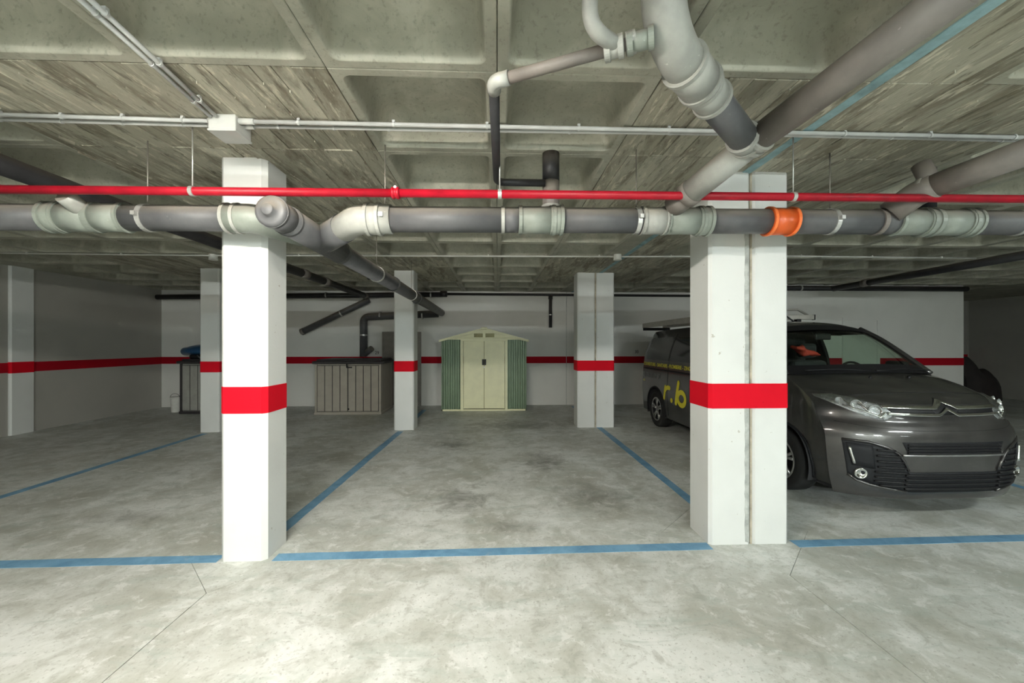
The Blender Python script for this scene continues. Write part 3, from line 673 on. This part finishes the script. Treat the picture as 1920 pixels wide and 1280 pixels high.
# ------------------------------------------------------------------ storage boxes
def store_box(label, x0, x1, y0, dep, h, mat, posts=None, nb=8):
    t = thing('storage_box', ((x0 + x1) / 2, y0 + dep / 2, 0), label, 'storage box', 'resin storage boxes')
    MB().box(x0, x1, y0 + .02, y0 + dep, .05, h, .012).build('body', M[mat], t)
    MB().box(x0 - .02, x1 + .01, y0 - .005, y0 + dep, 0, .06, .012).build('base', M[mat if not posts else 'lid'], t)
    mid = (x0 + x1) / 2; m = .05; n2 = nb // 2
    for k, (a, b) in enumerate(((x0 + m, mid - .004), (mid + .004, x1 - m))):
        dr = thing_door = MB().box(a, b, y0 + .004, y0 + .022, .07, h - .03, .004).build('door', M['lid'], t)
        w = (b - a) / n2
        for i in range(n2): MB().box(a + i * w + .008, a + (i + 1) * w - .008, y0 - .006, y0 + .006, .08, h - .04, .004).sub('plank', M[mat], dr)
    for xx in (x0, x1 - .045): MB().box(xx, xx + .045, y0 - .004, y0 + .03, .05, h, .006).build('corner_post', M[posts or mat], t)
    l = MB().box(x0 - .045, x1 + .07, y0 - .05, y0 + dep + .02, h, h + .06, .02)
    l.build('lid', M['lid'], t); MB().box(x0 + .02, x1 - .0, y0 + .02, y0 + dep - .05, h + .055, h + .10, .02).build('lid_crown', M['lid'], t)
    MB().box(mid - .03, mid + .09, y0 - .022, y0 - .004, h - .085, h - .06, .005).box(mid - .03, mid - .005, y0 - .03, y0 - .004, h - .07, h + .01, .005).build('latch', M['black'], t)
    MB().box(mid + .0, mid + .03, y0 - .016, y0 - .004, .11, .14).build('bolt', M['black'], t)
    return t
a = W(590, 778, z=0); b = W(713, 778, z=0)
store_box('taupe resin storage box with dark lid beside the middle white column', a.x, b.x, a.y, .95, 1.08, 'taupe')
a = W(337, 776, z=0); gx, gy = a.x, a.y
store_box('grey storage box with dark lid carrying the blue hull', gx, gx + 1.42, gy, .85, 1.08, 'greyresin', 'lid')
MB_ = MB()
kay = thing('kids_kayak', (gx + .44, gy + .34, 1.18), 'blue moulded plastic hull lying on the grey storage box', 'kayak')
rows = []
for i in range(17):
    k = i / 16; xx = -.58 + 1.25 * k; w = .30 * math.sin(PI * min(.98, max(.03, k)) ** .8) ** .55 + .02; hh = .17 * (math.sin(PI * min(.97, max(.05, k))) ** .35)
    rows.append([(xx, w * math.cos(q * 2 * PI / 20), .16 + (hh if math.sin(q * 2 * PI / 20) > 0 else .09) * math.sin(q * 2 * PI / 20)) for q in range(20)])
mb = MB().grid(rows, True, True); mb.add(rows[0], [tuple(range(20))]); mb.add(rows[-1], [tuple(range(20))]); mb.build('hull', M['blue'], kay, True)
MB().box(-.36, .45, -.2, .2, .0, .09, .03).build('cradle', M['black'], kay, True); MB().tube([(-.12, -.27, .08), (-.05, -.29, .02), (.03, -.27, .03)], .015, 10).build('strap', M['greyvinyl'], kay, True)
a = W(326, 773, z=0)
can = thing('white_bucket', (a.x, a.y + .06, 0), 'white lidded bucket standing left of the grey storage box', 'bucket')
MB().lathe([(0, .0), (.075, .0), (.085, .01), (.098, .30), (.1, .31)], (0, 0, 0), (0, 0, 1), 24).build('body', M['whitep'], can, True)
MB().lathe([(.1, .305), (.108, .305), (.108, .335), (.09, .34), (0, .342)], (0, 0, 0), (0, 0, 1), 24).build('lid', M['whitep'], can, True)
MB().tube([(.1 * math.cos(q), -.03, .33 + .08 * math.sin(q)) for q in [PI * k / 10 for k in range(11)]], .005, 8).build('handle', M['greyvinyl'], can, True)
# stencilled bay numbers on the rear wall
def text(name, s, size, mat, parent, loc, rot, extr=.0015, bold=0, shear=0, align='LEFT', sx=1):
    cu = bpy.data.curves.new(name, 'FONT'); cu.body = s; cu.size = size; cu.extrude = extr; cu.offset = bold; cu.shear = shear; cu.align_x = align
    o = bpy.data.objects.new(name, cu); col.objects.link(o); bpy.context.view_layer.update()
    me = bpy.data.meshes.new_from_object(o.evaluated_get(bpy.context.evaluated_depsgraph_get())); bpy.data.objects.remove(o)
    me.materials.clear(); me.materials.append(M[mat]); o = bpy.data.objects.new(name, me); col.objects.link(o)
    o.parent = parent; o.location = loc; o.rotation_euler = rot; o.scale = (sx, 1, 1); o['kind'] = 'stuff'; return o
text('bay_number', '29', .11, 'stencil', wb, U(703, 664, 9.845), (PI / 2, 0, 0), sx=.9); text('bay_number', '30', .11, 'stencil', wb, U(1190, 662, 9.845), (PI / 2, 0, 0), sx=.9)
# dark covered scooter by the right alcove
sco = thing('covered_scooter', (12.85, 10.4, 0), 'scooter under a dark tarpaulin beyond the right end of the wall', 'scooter')
rows = []
for i in range(15):
    k = i / 14; xx = -.32 + .95 * k; top = .62 + .55 * math.exp(-((k - .2) / .22) ** 2) + .22 * math.exp(-((k - .7) / .2) ** 2)
    w = .18 + .16 * math.sin(PI * k)
    rows.append([(xx + (0 if 0 < q < 12 else 0), (w * (1.25 - .6 * math.sin(PI * q / 12))) * -math.cos(PI * q / 12), max(.0, top * math.sin(PI * q / 12) ** .45) + .0) for q in range(13)])
mb = MB().grid(rows, True); mb.add(rows[0], [tuple(range(13))]); mb.add(rows[-1], [tuple(range(13))]); mb.build('cover', M['tarp'], sco, True)
MB().lathe([(.08, -.05), (.22, -.05), (.25, 0), (.22, .05), (.08, .05)], (.55, 0, .25), (0, 1, 0), 24).build('wheel', M['rubber'], sco, True)
MB().lathe([(.08, -.05), (.22, -.05), (.25, 0), (.22, .05), (.08, .05)], (-.2, 0, .25), (0, 1, 0), 24).build('wheel', M['rubber'], sco, True)

# ------------------------------------------------------------------ the van
VS = .957; VX, VY, VT = 3.85, 3.22, .012
van = thing('panel_van', (VX, VY, 0), 'dark grey panel van with yellow lettering parked nose out behind the twin column', 'van', None, VT)
ST = [(.22, .175, .78, .16, 0), (.08, .18, .85, .22, 0), (.035, .215, .875, .25, 0), (.015, .34, .905, .27, 0), (.0, .52, .925, .29, 0), (-.005, .68, .935, .30, 0), (.0, .765, .937, .31, 0),
      (.03, .83, .935, .32, 0), (.06, .88, .93, .33, 0), (.075, .96, .925, .35, 0), (.11, 1.02, .915, .37, .0), (.20, 1.08, .905, .37, .005), (.36, 1.145, .89, .32, .012), (.56, 1.21, .87, .27, .02), (.74, 1.262, .85, .22, .03)]
WS = [(.72, 1.262, .84, .22, .03), (.98, 1.46, .785, .19, .03), (1.24, 1.65, .725, .16, .035), (1.50, 1.80, .66, .12, .045)]
RF_ = [(1.50, 1.80, .66, .12, .045), (1.74, 1.86, .675, .08, .05), (2.3, 1.895, .695, .01, .055), (3.5, 1.905, .705, 0, .055), (4.6, 1.88, .705, 0, .055), (4.80, 1.845, .70, 0, .05)]
RR = [(4.80, 1.845, .70, 0, .05), (4.88, 1.70, .735, -.02, .02), (4.915, 1.20, .90, -.04, 0), (4.93, .70, .925, -.05, 0), (4.92, .42, .92, -.05, 0), (4.90, .24, .88, -.04, 0)]
def refine(S, n):
    """Catmull-Rom through the stations"""
    out = []
    for i in range(len(S) - 1):
        p0, p1, p2, p3 = S[max(0, i - 1)], S[i], S[i + 1], S[min(len(S) - 1, i + 2)]
        for k in range(n):
            t = k / n; out.append(tuple(.5 * (2 * b + (c - a) * t + (2 * a - 5 * b + 4 * c - d) * t * t + (3 * b - a - 3 * c + d) * t ** 3) for a, b, c, d in zip(p0, p1, p2, p3)))
    return out + [S[-1]]
def sp(s, t):
    v0, z0, h, k, d = s; a = abs(t); return Vector((h * t, v0 + k * a ** 3.6, z0 - d * a * a)) * VS
NT = 36
def surf(S, n=4): return [[sp(s, -1 + 2 * j / NT) for j in range(NT + 1)] for s in refine(S, n)]
V = lambda mb, name, mat, par=van: mb.build(name, M[mat], par, True)
front_rows = surf(ST[:11]); bon_rows = surf(ST[10:]); ws_rows = surf(WS); roof_rows = surf(RF_); rear_rows = surf(RR)
bump_o = V(MB().grid(front_rows), 'front_bumper', 'paint'); V(MB().grid(bon_rows), 'bonnet', 'paint'); V(MB().grid(roof_rows), 'roof', 'paint'); V(MB().grid(rear_rows), 'tailgate', 'paint')
wsg = V(MB().grid(ws_rows), 'windscreen', 'glass')
# black ceramic frame of the windscreen, pillars and wiper trough
def band(rows, sel, off, name, mat, par):
    return V(MB().grid([[p + off for p in r] for r in sel]), name, mat, par)
top = ws_rows[-3:]; V(MB().grid([[p + Vector((0, -.006, .006)) for p in r] for r in top]), 'header_frit', 'black', wsg)
V(MB().grid([[p + Vector((0, -.012, .004)) for p in r] for r in ws_rows[:3]]), 'wiper_trough', 'black', wsg)
for s in (0, -1):
    e = [r[s] for r in ws_rows]; V(MB().tube([p + Vector((0, -.01, .004)) for p in e], .03, 10), 'pillar', 'paint', wsg)
    q = [r[2 if s == 0 else -3] for r in ws_rows]
    V(MB().grid([[r[1 if s == 0 else -2].lerp(r[2 if s == 0 else -3], m) + Vector((0, -.005, .004)) for m in (-.6, .0)] for r in ws_rows]), 'pillar_trim', 'black', wsg)
# sides
edge_pts = [sp(s, 1) / VS for s in refine(ST[2:11], 4)] + [sp(s, 1) / VS for s in refine(ST[10:], 4)][1:] + [sp(s, 1) / VS for s in refine(WS, 4)] + [sp(s, 1) / VS for s in refine(RF_, 4)][1:] + [sp(RR[1], 1) / VS]
ep = []
for p in edge_pts:
    if not ep or p.y > ep[-1].y + 1e-4: ep.append(p)
def edge_at(v):
    for a, b in zip(ep, ep[1:]):
        if a.y <= v <= b.y: return a.lerp(b, (v - a.y) / (b.y - a.y))
    return ep[0] if v < ep[0].y else ep[-1]
def sstep(x): x = max(0, min(1, x)); return x * x * (3 - 2 * x)
WHEELS = ((.90, .34), (4.175, .34)); RA = .415
def side_u(v, z):
    e = edge_at(v); zt = e.z
    base = .957 - .035 * ((z - .72) / .5) ** 2 if z < 1.15 else .957 - .026 - (z - 1.15) * .05
    base *= 1 - .05 * max(0, (1.15 - v) / .75) ** 2 - .02 * max(0, (v - 4.4) / .5) ** 2
    if zt > 1.235:
        zs = 1.20
        if z > zs:
            k = (z - zs) / max(.05, zt - zs); u0 = .957 - .035 * ((zs - .72) / .5) ** 2; u0 *= 1 - .05 * max(0, (1.15 - v) / .75) ** 2 - .02 * max(0, (v - 4.4) / .5) ** 2
            base = u0 + (e.x - u0) * (k ** 1.7)
    else:
        k = sstep((z - (zt - .12)) / .12); base = base + (e.x - base) * k
    if v < .75: base = min(base, base + (e.x - base) * sstep((.75 - v) / .3))
    return base
vs_ = [ep[0].y + (RR[1][0] - .02 - ep[0].y) * (i / 150) for i in range(151)]
NZ = 44
def in_win(v, z):      # front door window on the far side
    return 1.12 < v < 2.35 and 1.26 < z < 1.26 + (v - .98) * .85 and z < 1.70
def side_mesh(sg):
    rows = []
    for v in vs_:
        zt = edge_at(v).z; zb = .245; r = []
        for i in range(NZ + 1):
            z = zb + (zt - zb) * i / NZ; vv = v
            for wv, wz in WHEELS:
                d = math.hypot(v - wv, z - wz)
                if d < RA + .02 and d > RA - .035: vv = wv + (v - wv) * RA / d; z = wz + (z - wz) * RA / d
            r.append(Vector((sg * side_u(vv, z), vv, z)))
        rows.append(r)
    mb = MB(); m = NZ + 1; mb.v = [p * VS for r in rows for p in r]
    for i in range(len(rows) - 1):
        for j in range(NZ):
            q = (rows[i][j] + rows[i + 1][j] + rows[i + 1][j + 1] + rows[i][j + 1]) / 4
            if any(math.hypot(q.y - wv, q.z - wz) < RA - .004 for wv, wz in WHEELS): continue
            if sg > 0 and in_win(q.y, q.z): continue
            mb.f.append((i * m + j, (i + 1) * m + j, (i + 1) * m + j + 1, i * m + j + 1)); mb.sm.append(True)
    return mb
sides = {}
for sg in (-1, 1):
    sides[sg] = V(side_mesh(sg), 'side_body', 'paint')
    for wv, wz in WHEELS:
        arc = [Vector((sg * (side_u(wv + RA * math.cos(a), max(.25, wz + RA * math.sin(a))) - .005), wv + RA * math.cos(a), wz + RA * math.sin(a))) * VS for a in [-.2 + (PI + .4) * k / 30 for k in range(31)]]
        V(MB().tube(arc, .016, 8), 'arch_trim', 'trim', sides[sg])
        well = [[Vector((sg * (side_u(wv, .75) - dx), wv + (RA + .0) * math.cos(a), wz + (RA + .0) * math.sin(a))) * VS for a in [-.3 + (PI + .6) * k / 24 for k in range(25)]] for dx in (.01, .34)]
        wl = MB().grid(well, True); wl.add(well[1], [tuple(range(25))]); V(wl, 'wheel_well', 'cabin', sides[sg])
V(MB().box(-.84 * VS, .84 * VS, .32 * VS, 4.8 * VS, .20 * VS, .33 * VS), 'underbody', 'cabin')
# wheels
def wheel(u, v):
    sg = 1 if u > 0 else -1; c = Vector((u, v, .335)) * VS; ax = (sg, 0, 0); s = VS
    prof = [(.205, -.10), (.30, -.105), (.325, -.095), (.335, -.07), (.337, 0), (.335, .07), (.325, .095), (.30, .105), (.225, .10), (.215, .09)]
    t = MB().lathe([(a * s, h * s) for a, h in prof], c, ax, 48).build('wheel', M['rubber'], van, True)
    MB().lathe([(a * s, h * s) for a, h in [(.218, .095), (.205, .092), (.198, .07), (.19, -.02), (.0, -.03)]], c, ax, 40).build('rim', M['trim'], t, True)
    MB().ring(c + Vector((sg * .09 * s, 0, 0)), ax, .200 * s, .222 * s, .022 * s, 40).build('rim_lip', M['alloy'], t, True)
    for k in range(5):
        for dd in (-.16, .16):
            a = 2 * PI * k / 5 + .3; e = a + dd
            p0 = c + Vector((sg * .075, .035 * math.cos(a), .035 * math.sin(a))) * 1.0; p1 = c + Vector((sg * .085, .20 * s * math.cos(e), .20 * s * math.sin(e)))
            MB().tube([p0, p0.lerp(p1, .5), p1], [.02, .016, .018], 8).build('spoke', M['alloy'], t, True)
    MB().lathe([(.055 * s, .07), (.05 * s, .085), (.0, .09)], c, ax, 20).build('hub_cap', M['alloy'], t, True)
    return t
for u in (-.835, .835):
    for wv, wz in WHEELS: wheel(u, wv)
bvh = BVHTree.FromPolygons([tuple(p) for p in sum(front_rows + bon_rows, [])], [(i * (NT + 1) + j, i * (NT + 1) + j + 1, (i + 1) * (NT + 1) + j + 1, (i + 1) * (NT + 1) + j) for i in range(len(front_rows + bon_rows) - 1) for j in range(NT)])
def onf(u, z, off=0.0):
    """the point of the nose at lateral u, height z (metres of the van), pushed out by off"""
    h = bvh.ray_cast(Vector((u * VS, -2, z * VS)), Vector((0, 1, 0)))
    v = h[0].y if h[0] else .5
    return Vector((u * VS, v - off, z * VS))
def strip(up, lo, off, nu=24, nv=4, back=.03, sink=0):
    """a solid patch laid on the nose between an upper and a lower outline [(u, z) ...]"""
    def samp(pl, t):
        L = [0]
        for a, b in zip(pl, pl[1:]): L.append(L[-1] + math.hypot(b[0] - a[0], b[1] - a[1]))
        d = t * L[-1]
        for i in range(len(pl) - 1):
            if d <= L[i + 1] + 1e-9:
                k = (d - L[i]) / max(1e-9, L[i + 1] - L[i]); return (pl[i][0] + (pl[i + 1][0] - pl[i][0]) * k, pl[i][1] + (pl[i + 1][1] - pl[i][1]) * k)
        return pl[-1]
    rows = []
    for j in range(nv + 1):
        r = []
        for i in range(nu + 1):
            a = samp(up, i / nu); b = samp(lo, i / nu); k = j / nv; u, z = a[0] + (b[0] - a[0]) * k, a[1] + (b[1] - a[1]) * k
            r.append(onf(u, z, off - sink * math.sin(PI * k)))
        rows.append(r)
    mb = MB().grid(rows, True); bk = [[p + Vector((0, back, 0)) for p in r] for r in rows]
    mb.grid([[r[i] for i in range(nu + 1)] for r in (rows[0], bk[0])], False).grid([rows[-1], bk[-1]], False)
    mb.grid([[r[0] for r in rows], [r[0] for r in bk]], False).grid([[r[-1] for r in rows], [r[-1] for r in bk]], False)
    return mb
mir = lambda pl: [(-u, z) for u, z in pl]
# headlamps
for sg in (-1, 1):
    m_ = (lambda pl: [(u * sg, z) for u, z in pl])
    up = m_([(.875, 1.078), (.78, 1.088), (.67, 1.072), (.56, 1.03), (.505, .985), (.478, .945)]); lo = m_([(.88, 1.055), (.81, .995), (.71, .93), (.60, .890), (.53, .888), (.49, .915)])
    hl = V(strip(up, lo, .006, 30, 6), 'headlamp', 'crystal')
    for u, z, r in ((.60, .965, .042), (.70, 1.005, .040), (.775, 1.035, .026)):
        p = onf(u * sg, z, .004); ax = Vector((sg * .35, -1, .12)).normalized()
        V(MB().lathe([(r * 1.15, .016), (r, .012), (r * .8, -.005), (r * .45, -.022), (0, -.028)], p, ax, 24), 'reflector', 'chrome', hl)
        V(MB().lathe([(0, .012), (r * .25, .008), (r * .3, -.02)], p, ax, 14), 'bulb', 'lens', hl)
    for a, b in (((.535, .955), (.585, .90)), ((.64, .94), (.68, 1.03)), ((.73, .965), (.75, 1.06)), ((.56, .905), (.78, 1.0))):
        V(MB().tube([onf((a[0] + (b[0] - a[0]) * k / 5) * sg, a[1] + (b[1] - a[1]) * k / 5, .016) for k in range(6)], .008, 8), 'divider', 'chrome', hl)
    V(strip(up, lo, .030, 30, 6, .012), 'lens', 'lens', hl)
    # lower corner intake with fog lamp and daytime strip
    up = m_([(.855, .70), (.70, .695), (.58, .655), (.50, .605), (.455, .54), (.415, .455)]); lo = m_([(.815, .385), (.76, .335), (.68, .308), (.58, .288), (.50, .276), (.415, .268)])
    it = V(strip(up, lo, .004, 26, 8), 'corner_intake', 'trim')
    V(MB().tube([onf(u, z, .006) for u, z in up] + [], .011, 10), 'intake_rim', 'paint', it); V(MB().tube([onf(u, z, .006) for u, z in lo], .011, 10), 'intake_rim', 'paint', it)
    V(strip(m_([(.835, .675), (.68, .665)]), m_([(.795, .47), (.655, .455)]), .010, 10, 4), 'lamp_panel', 'trim', it)
    V(MB().tube([onf((.822 - .034 * k / 6) * sg, .64 - .15 * k / 6, .018) for k in range(7)], .013, 10), 'daytime_strip', 'chrome', it)
    p = onf(.745 * sg, .405, .012); V(MB().lathe([(.048, -.006), (.044, .012), (.036, .006), (.02, -.004), (0, -.006)], p, (sg * .25, -1, 0), 24), 'fog_lamp', 'chrome', it)
    for z, a, b in ((.625, .655, .53), (.575, .655, .49), (.525, .65, .465), (.475, .645, .44), (.43, .66, .42), (.385, .66, .42), (.345, .66, .42), (.31, .62, .42)):
        V(MB().tube([onf((a + (b - a) * k / 6) * sg, z + .004, .014) for k in range(7)], .009, 8), 'slat', 'black', it)
# chrome bars rising into the double chevron
def bar(pl, w, name, mat, off, par): return V(strip([(u, z + w) for u, z in pl], [(u, z - w) for u, z in pl], off, 60, 3, .02), name, mat, par)
gr = V(strip([(-.50, .995), (0, .99), (.50, .995)], [(-.50, .945), (0, .94), (.50, .945)], .003, 40, 3), 'grille', 'black')
bar([(-.545, 1.004), (-.3, 1.0), (-.10, .998), (0, 1.052), (.10, .998), (.3, 1.0), (.545, 1.004)], .0135, 'chrome_bar', 'chrome', .022, gr)
bar([(-.52, .945), (-.3, .938), (-.085, .935), (0, .987), (.085, .935), (.3, .938), (.52, .945)], .012, 'chrome_bar', 'chrome', .022, gr)
V(strip([(-.125, 1.0), (0, 1.075), (.125, 1.0)], [(-.105, .93), (0, .935), (.105, .93)], .004, 24, 4), 'emblem_backing', 'black', gr)
V(MB().tube([onf(-.66 + 1.32 * k / 40, 1.112 - .03 * (abs(-.66 + 1.32 * k / 40) / .66) ** 2, -.001) for k in range(41)], .004, 8), 'bonnet_seam', 'black')
V(MB().tube([onf(-.86 + 1.72 * k / 40, .80 + .05 * (abs(-.86 + 1.72 * k / 40) / .86) ** 3, -.002) for k in range(41)], .003, 8), 'bumper_seam', 'black')
ug = V(strip([(-.47, .705), (.47, .705)], [(-.42, .598), (.42, .598)], .003, 40, 5), 'upper_intake', 'trim')
for z in (.685, .66, .635, .612): V(MB().tube([onf(-.43 + .86 * k / 20, z, .008) for k in range(21)], .008, 8), 'slat', 'black', ug)
V(MB().tube([onf(-.47 + .94 * k / 20, .592, .006) for k in range(21)], .010, 8), 'lower_trim', 'alloy', ug)
lg = V(strip([(-.44, .442), (.44, .442)], [(-.43, .262), (.43, .262)], .003, 40, 5), 'lower_intake', 'trim')
for z in (.415, .375, .335, .295): V(MB().tube([onf(-.44 + .88 * k / 20, z, .010) for k in range(21)], .010, 8), 'slat', 'black', lg)
for s in (-.19, .23): V(MB().lathe([(0, .006), (.012, .004), (.014, -.02)], (s * VS, .60 * VS, 1.236 * VS), (0, -.3, 1), 12), 'washer_jet', 'black')
for s, a, b in ((1, -.72, -.05), (1, .0, .68)):
    V(MB().tube([Vector((a + (b - a) * k / 8, .74 + .10 * abs(a + (b - a) * k / 8) - .01, 1.285 + .015 * math.sin(PI * k / 8))) * VS for k in range(9)], .008, 8), 'wiper', 'black')
# far door window, dark rear side panels, seams
pn = []
for i in range(13):
    v = 1.10 + 1.27 * i / 12; zt = max(1.262, min(1.70, 1.26 + (v - .98) * .85)); pn.append([Vector((side_u(v, z) - .012, v, z)) * VS for z in [1.25 + (zt - 1.25 + .005) * j / 8 for j in range(9)]])
V(MB().grid(pn), 'door_window', 'glass')
V(MB().tube([r[0] for r in pn], .014, 8), 'window_seal', 'black'); V(MB().tube([r[-1] for r in pn], .014, 8), 'window_seal', 'black'); V(MB().tube(pn[-1], .022, 8), 'window_seal', 'black')
for sg in (-1, 1):
    for v0, v1 in ((2.55, 3.62), (3.68, 4.70)):
        rows = [[Vector((sg * (side_u(v0 + (v1 - v0) * i / 14, z) + .004), v0 + (v1 - v0) * i / 14, z)) * VS for z in [1.27 + .42 * j / 8 for j in range(9)]] for i in range(15)]
        V(MB().grid(rows), 'side_window', 'dglass')
    if sg < 0:
        rows = [[Vector((sg * (side_u(1.2 + 1.25 * i / 14, z) + .004), 1.2 + 1.25 * i / 14, z)) * VS for z in [1.27 + min(.42, max(.02, (.25 + 1.25 * i / 14) * .8 - .1)) * j / 8 for j in range(9)]] for i in range(15)]
        V(MB().grid(rows), 'door_window', 'dglass')
    V(MB().tube([Vector((sg * (side_u(1.2 + 3.6 * k / 40, 1.09) + .002), 1.2 + 3.6 * k / 40, 1.09)) * VS for k in range(41)], .014, 8), 'side_moulding', 'trim')
    for v in (2.48, 3.65): V(MB().tube([Vector((sg * (side_u(v, .3 + 1.45 * k / 30) + .0), v, .3 + 1.45 * k / 30)) * VS for k in range(31)], .005, 6), 'door_seam', 'black')
    mr = V(MB().box(sg * .93 * VS, sg * 1.02 * VS, 1.30 * VS, 1.55 * VS, 1.16 * VS, 1.36 * VS, .03), 'folded_mirror', 'trim')
    V(MB().box(sg * .90 * VS, sg * .99 * VS, 4.86 * VS, 4.90 * VS, .75 * VS, 1.15 * VS, .01), 'tail_lamp', 'redcloth') if sg > 0 else None
# cabin
V(MB().box(-.80 * VS, .80 * VS, .82 * VS, 1.35 * VS, .9 * VS, 1.20 * VS, .05), 'dashboard', 'cabin')
V(MB().box(-.86 * VS, .86 * VS, .6 * VS, 4.7 * VS, .33 * VS, .40 * VS), 'cabin_floor', 'cabin')
V(MB().box(-.72 * VS, .70 * VS, 2.55 * VS, 2.58 * VS, .4 * VS, 1.72 * VS), 'bulkhead', 'cabin')
for u in (-.45, .45):
    s_ = V(MB().box((u - .26) * VS, (u + .26) * VS, 1.72 * VS, 2.2 * VS, .55 * VS, .78 * VS, .05), 'seat', 'seatcloth')
    bk = V(MB().box((u - .25) * VS, (u + .25) * VS, 2.12 * VS, 2.28 * VS, .75 * VS, 1.34 * VS, .06), 'seat_back', 'seatcloth', s_)
    V(MB().box((u - .13) * VS, (u + .13) * VS, 2.17 * VS, 2.27 * VS, 1.37 * VS, 1.58 * VS, .04), 'headrest', 'seatcloth', s_)
V(MB().tube([Vector((.45 + .19 * math.cos(a), 1.45 + .06 * math.sin(a), 1.16 + .18 * math.sin(a))) * VS for a in [2 * PI * k / 28 for k in range(29)]], .014, 10, False), 'steering_wheel', 'black')
V(MB().box(-.10 * VS, .10 * VS, 1.40 * VS, 1.43 * VS, 1.62 * VS, 1.70 * VS, .015), 'inner_mirror', 'black')
# lettering on the near side
lt = (PI / 2, 0, -PI / 2)
sx = lambda v, z, o=.004: -(side_u(v, z) + o) * VS
text('side_text', 'COUVERTURE - SANITAIRE - PLOMBERIE - ZINGUERIE', .088, 'dimyellow', van, (sx(4.0, 1.17, .006), 4.80 * VS, 1.145 * VS), lt, .001, .001, 0)
text('phone_text', '02 23 20 09 92', .135, 'greyvinyl', van, (sx(4.3, .95, .006), 4.80 * VS, .915 * VS), lt, .001, .001, 0)
text('web_text', 'r.b', .07, 'dimyellow', van, (sx(4.4, .84, .006), 4.76 * VS, .825 * VS), lt, .001, .001, 0)
def stroke(pl, w, name):
    """a flat rounded stroke on the van side, points given as (v, z)"""
    pts = [Vector((0, 3.77 + (v - 3.635) * 1.12, .535 + (z - .56) * .935)) for v, z in pl]; out = []
    n = len(pts); L_, R_ = [], []
    for i in range(n):
        t = (pts[min(i + 1, n - 1)] - pts[max(i - 1, 0)]).normalized(); nn = Vector((0, -t.z, t.y)); L_.append(pts[i] + nn * w / 2); R_.append(pts[i] - nn * w / 2)
    rows = [[Vector((sx(p.y, p.z, .005), p.y * VS, p.z * VS)) for p in (l, l.lerp(r, .5), r)] for l, r in zip(L_, R_)]
    mb = MB().grid(rows, False)
    for c in (pts[0], pts[-1]):
        cir = [Vector((sx(c.y, c.z, .0052), (c.y + w / 2 * math.cos(a)) * VS, (c.z + w / 2 * math.sin(a)) * VS)) for a in [2 * PI * k / 18 for k in range(18)]]; mb.add(cir, [tuple(range(18))])
    return mb
arc = lambda cv, cz, rv, rz, a0, a1, n=16: [(cv + rv * math.cos(a0 + (a1 - a0) * k / n), cz + rz * math.sin(a0 + (a1 - a0) * k / n)) for k in range(n + 1)]
lr = V(stroke([(3.635, .63), (3.62, .70), (3.605, .77), (3.59, .845)], .075, 'a'), 'letter_r', 'yellow'); V(stroke([(3.60, .77), (3.56, .82), (3.50, .845), (3.44, .84)], .075, 'a'), 'letter_arm', 'yellow', lr)
V(stroke([(3.375, .62), (3.37, .622)], .085, 'a'), 'letter_dot', 'yellow')
lb = V(stroke([(3.225, .60), (3.20, .72), (3.17, .85), (3.145, .97)], .085, 'a'), 'letter_b', 'yellow'); V(stroke(arc(3.045, .70, .115, .115, 0, 2 * PI, 30), .082, 'a'), 'letter_bowl', 'yellow', lb)
ant = V(MB().tube([Vector((-.02, 1.86, 1.87)) * VS, Vector((-.12, 2.05, 2.06)) * VS], [.010, .006], 10), 'antenna', 'black')
# roof bar and ladder carried on the roof
vm = Matrix.Translation((VX, VY, 0)) @ Matrix.Rotation(VT, 4, 'Z')
def onvan(name, u, v, z, label, cat):
    p = vm @ (Vector((u, v, z)) * VS); return thing(name, p, label, cat, None, VT)
bar_t = onvan('roof_bar', 0, 1.95, 1.93, 'aluminium roof bar with black end cap across the front of the van roof', 'roof bar')
MB().box(-.80, .31, -.02, .02, -.025, .035, .004).build('beam', M['alu'], bar_t, True)
MB().box(.31, .325, -.024, .024, -.03, .04, .003).build('end_cap', M['black'], bar_t, True)
MB().tube(bend([(-.6, 0, .03), (-.55, 0, .085), (.10, 0, .105), (.24, 0, .03)], .06, 6), .014, 10).build('hoop', M['alu'], bar_t, True)
for x in (-.6, .1): MB().box(x - .03, x + .03, -.03, .03, -.06, -.02, .006).build('foot', M['black'], bar_t, True)
lad = onvan('ladder', -.62, 3.9, 1.93, 'aluminium ladder lying along the near edge of the van roof', 'ladder')
for x in (-.22, .20): MB().box(x - .014, x + .014, -1.5, 1.12, -.02, .075, .004).build('stile', M['alu'], lad, True)
for k in range(9): MB().tube([(-.21, -1.35 + .29 * k, .03), (.19, -1.35 + .29 * k, .03)], .014, 10).build('rung', M['alu'], lad, True)
for y in (.95, -1.0): MB().box(-.28, .26, y - .02, y + .02, -.075, -.02, .006).build('carrier', M['black'], lad, True)
jk = onvan('red_jacket', .25, 2.02, 1.42, 'crumpled red jacket on the van seat behind the windscreen', 'jacket')
rows = []
for i in range(12):
    k = i / 11; rows.append([Vector((-.16 + .3 * k + .02 * math.sin(9 * k), -.02 + (.06 + .03 * math.sin(7 * k)) * math.cos(a), .10 - .10 * k + (.055 + .02 * math.sin(11 * k + a * 2)) * math.sin(PI * (.12 + .8 * k)) * math.sin(a))) for a in [2 * PI * q / 16 for q in range(16)]])
mb = MB().grid(rows, True, True); mb.add(rows[0], [tuple(range(16))]); mb.add(rows[-1], [tuple(range(16))]); mb.build('cloth', M['redcloth'], jk, True)
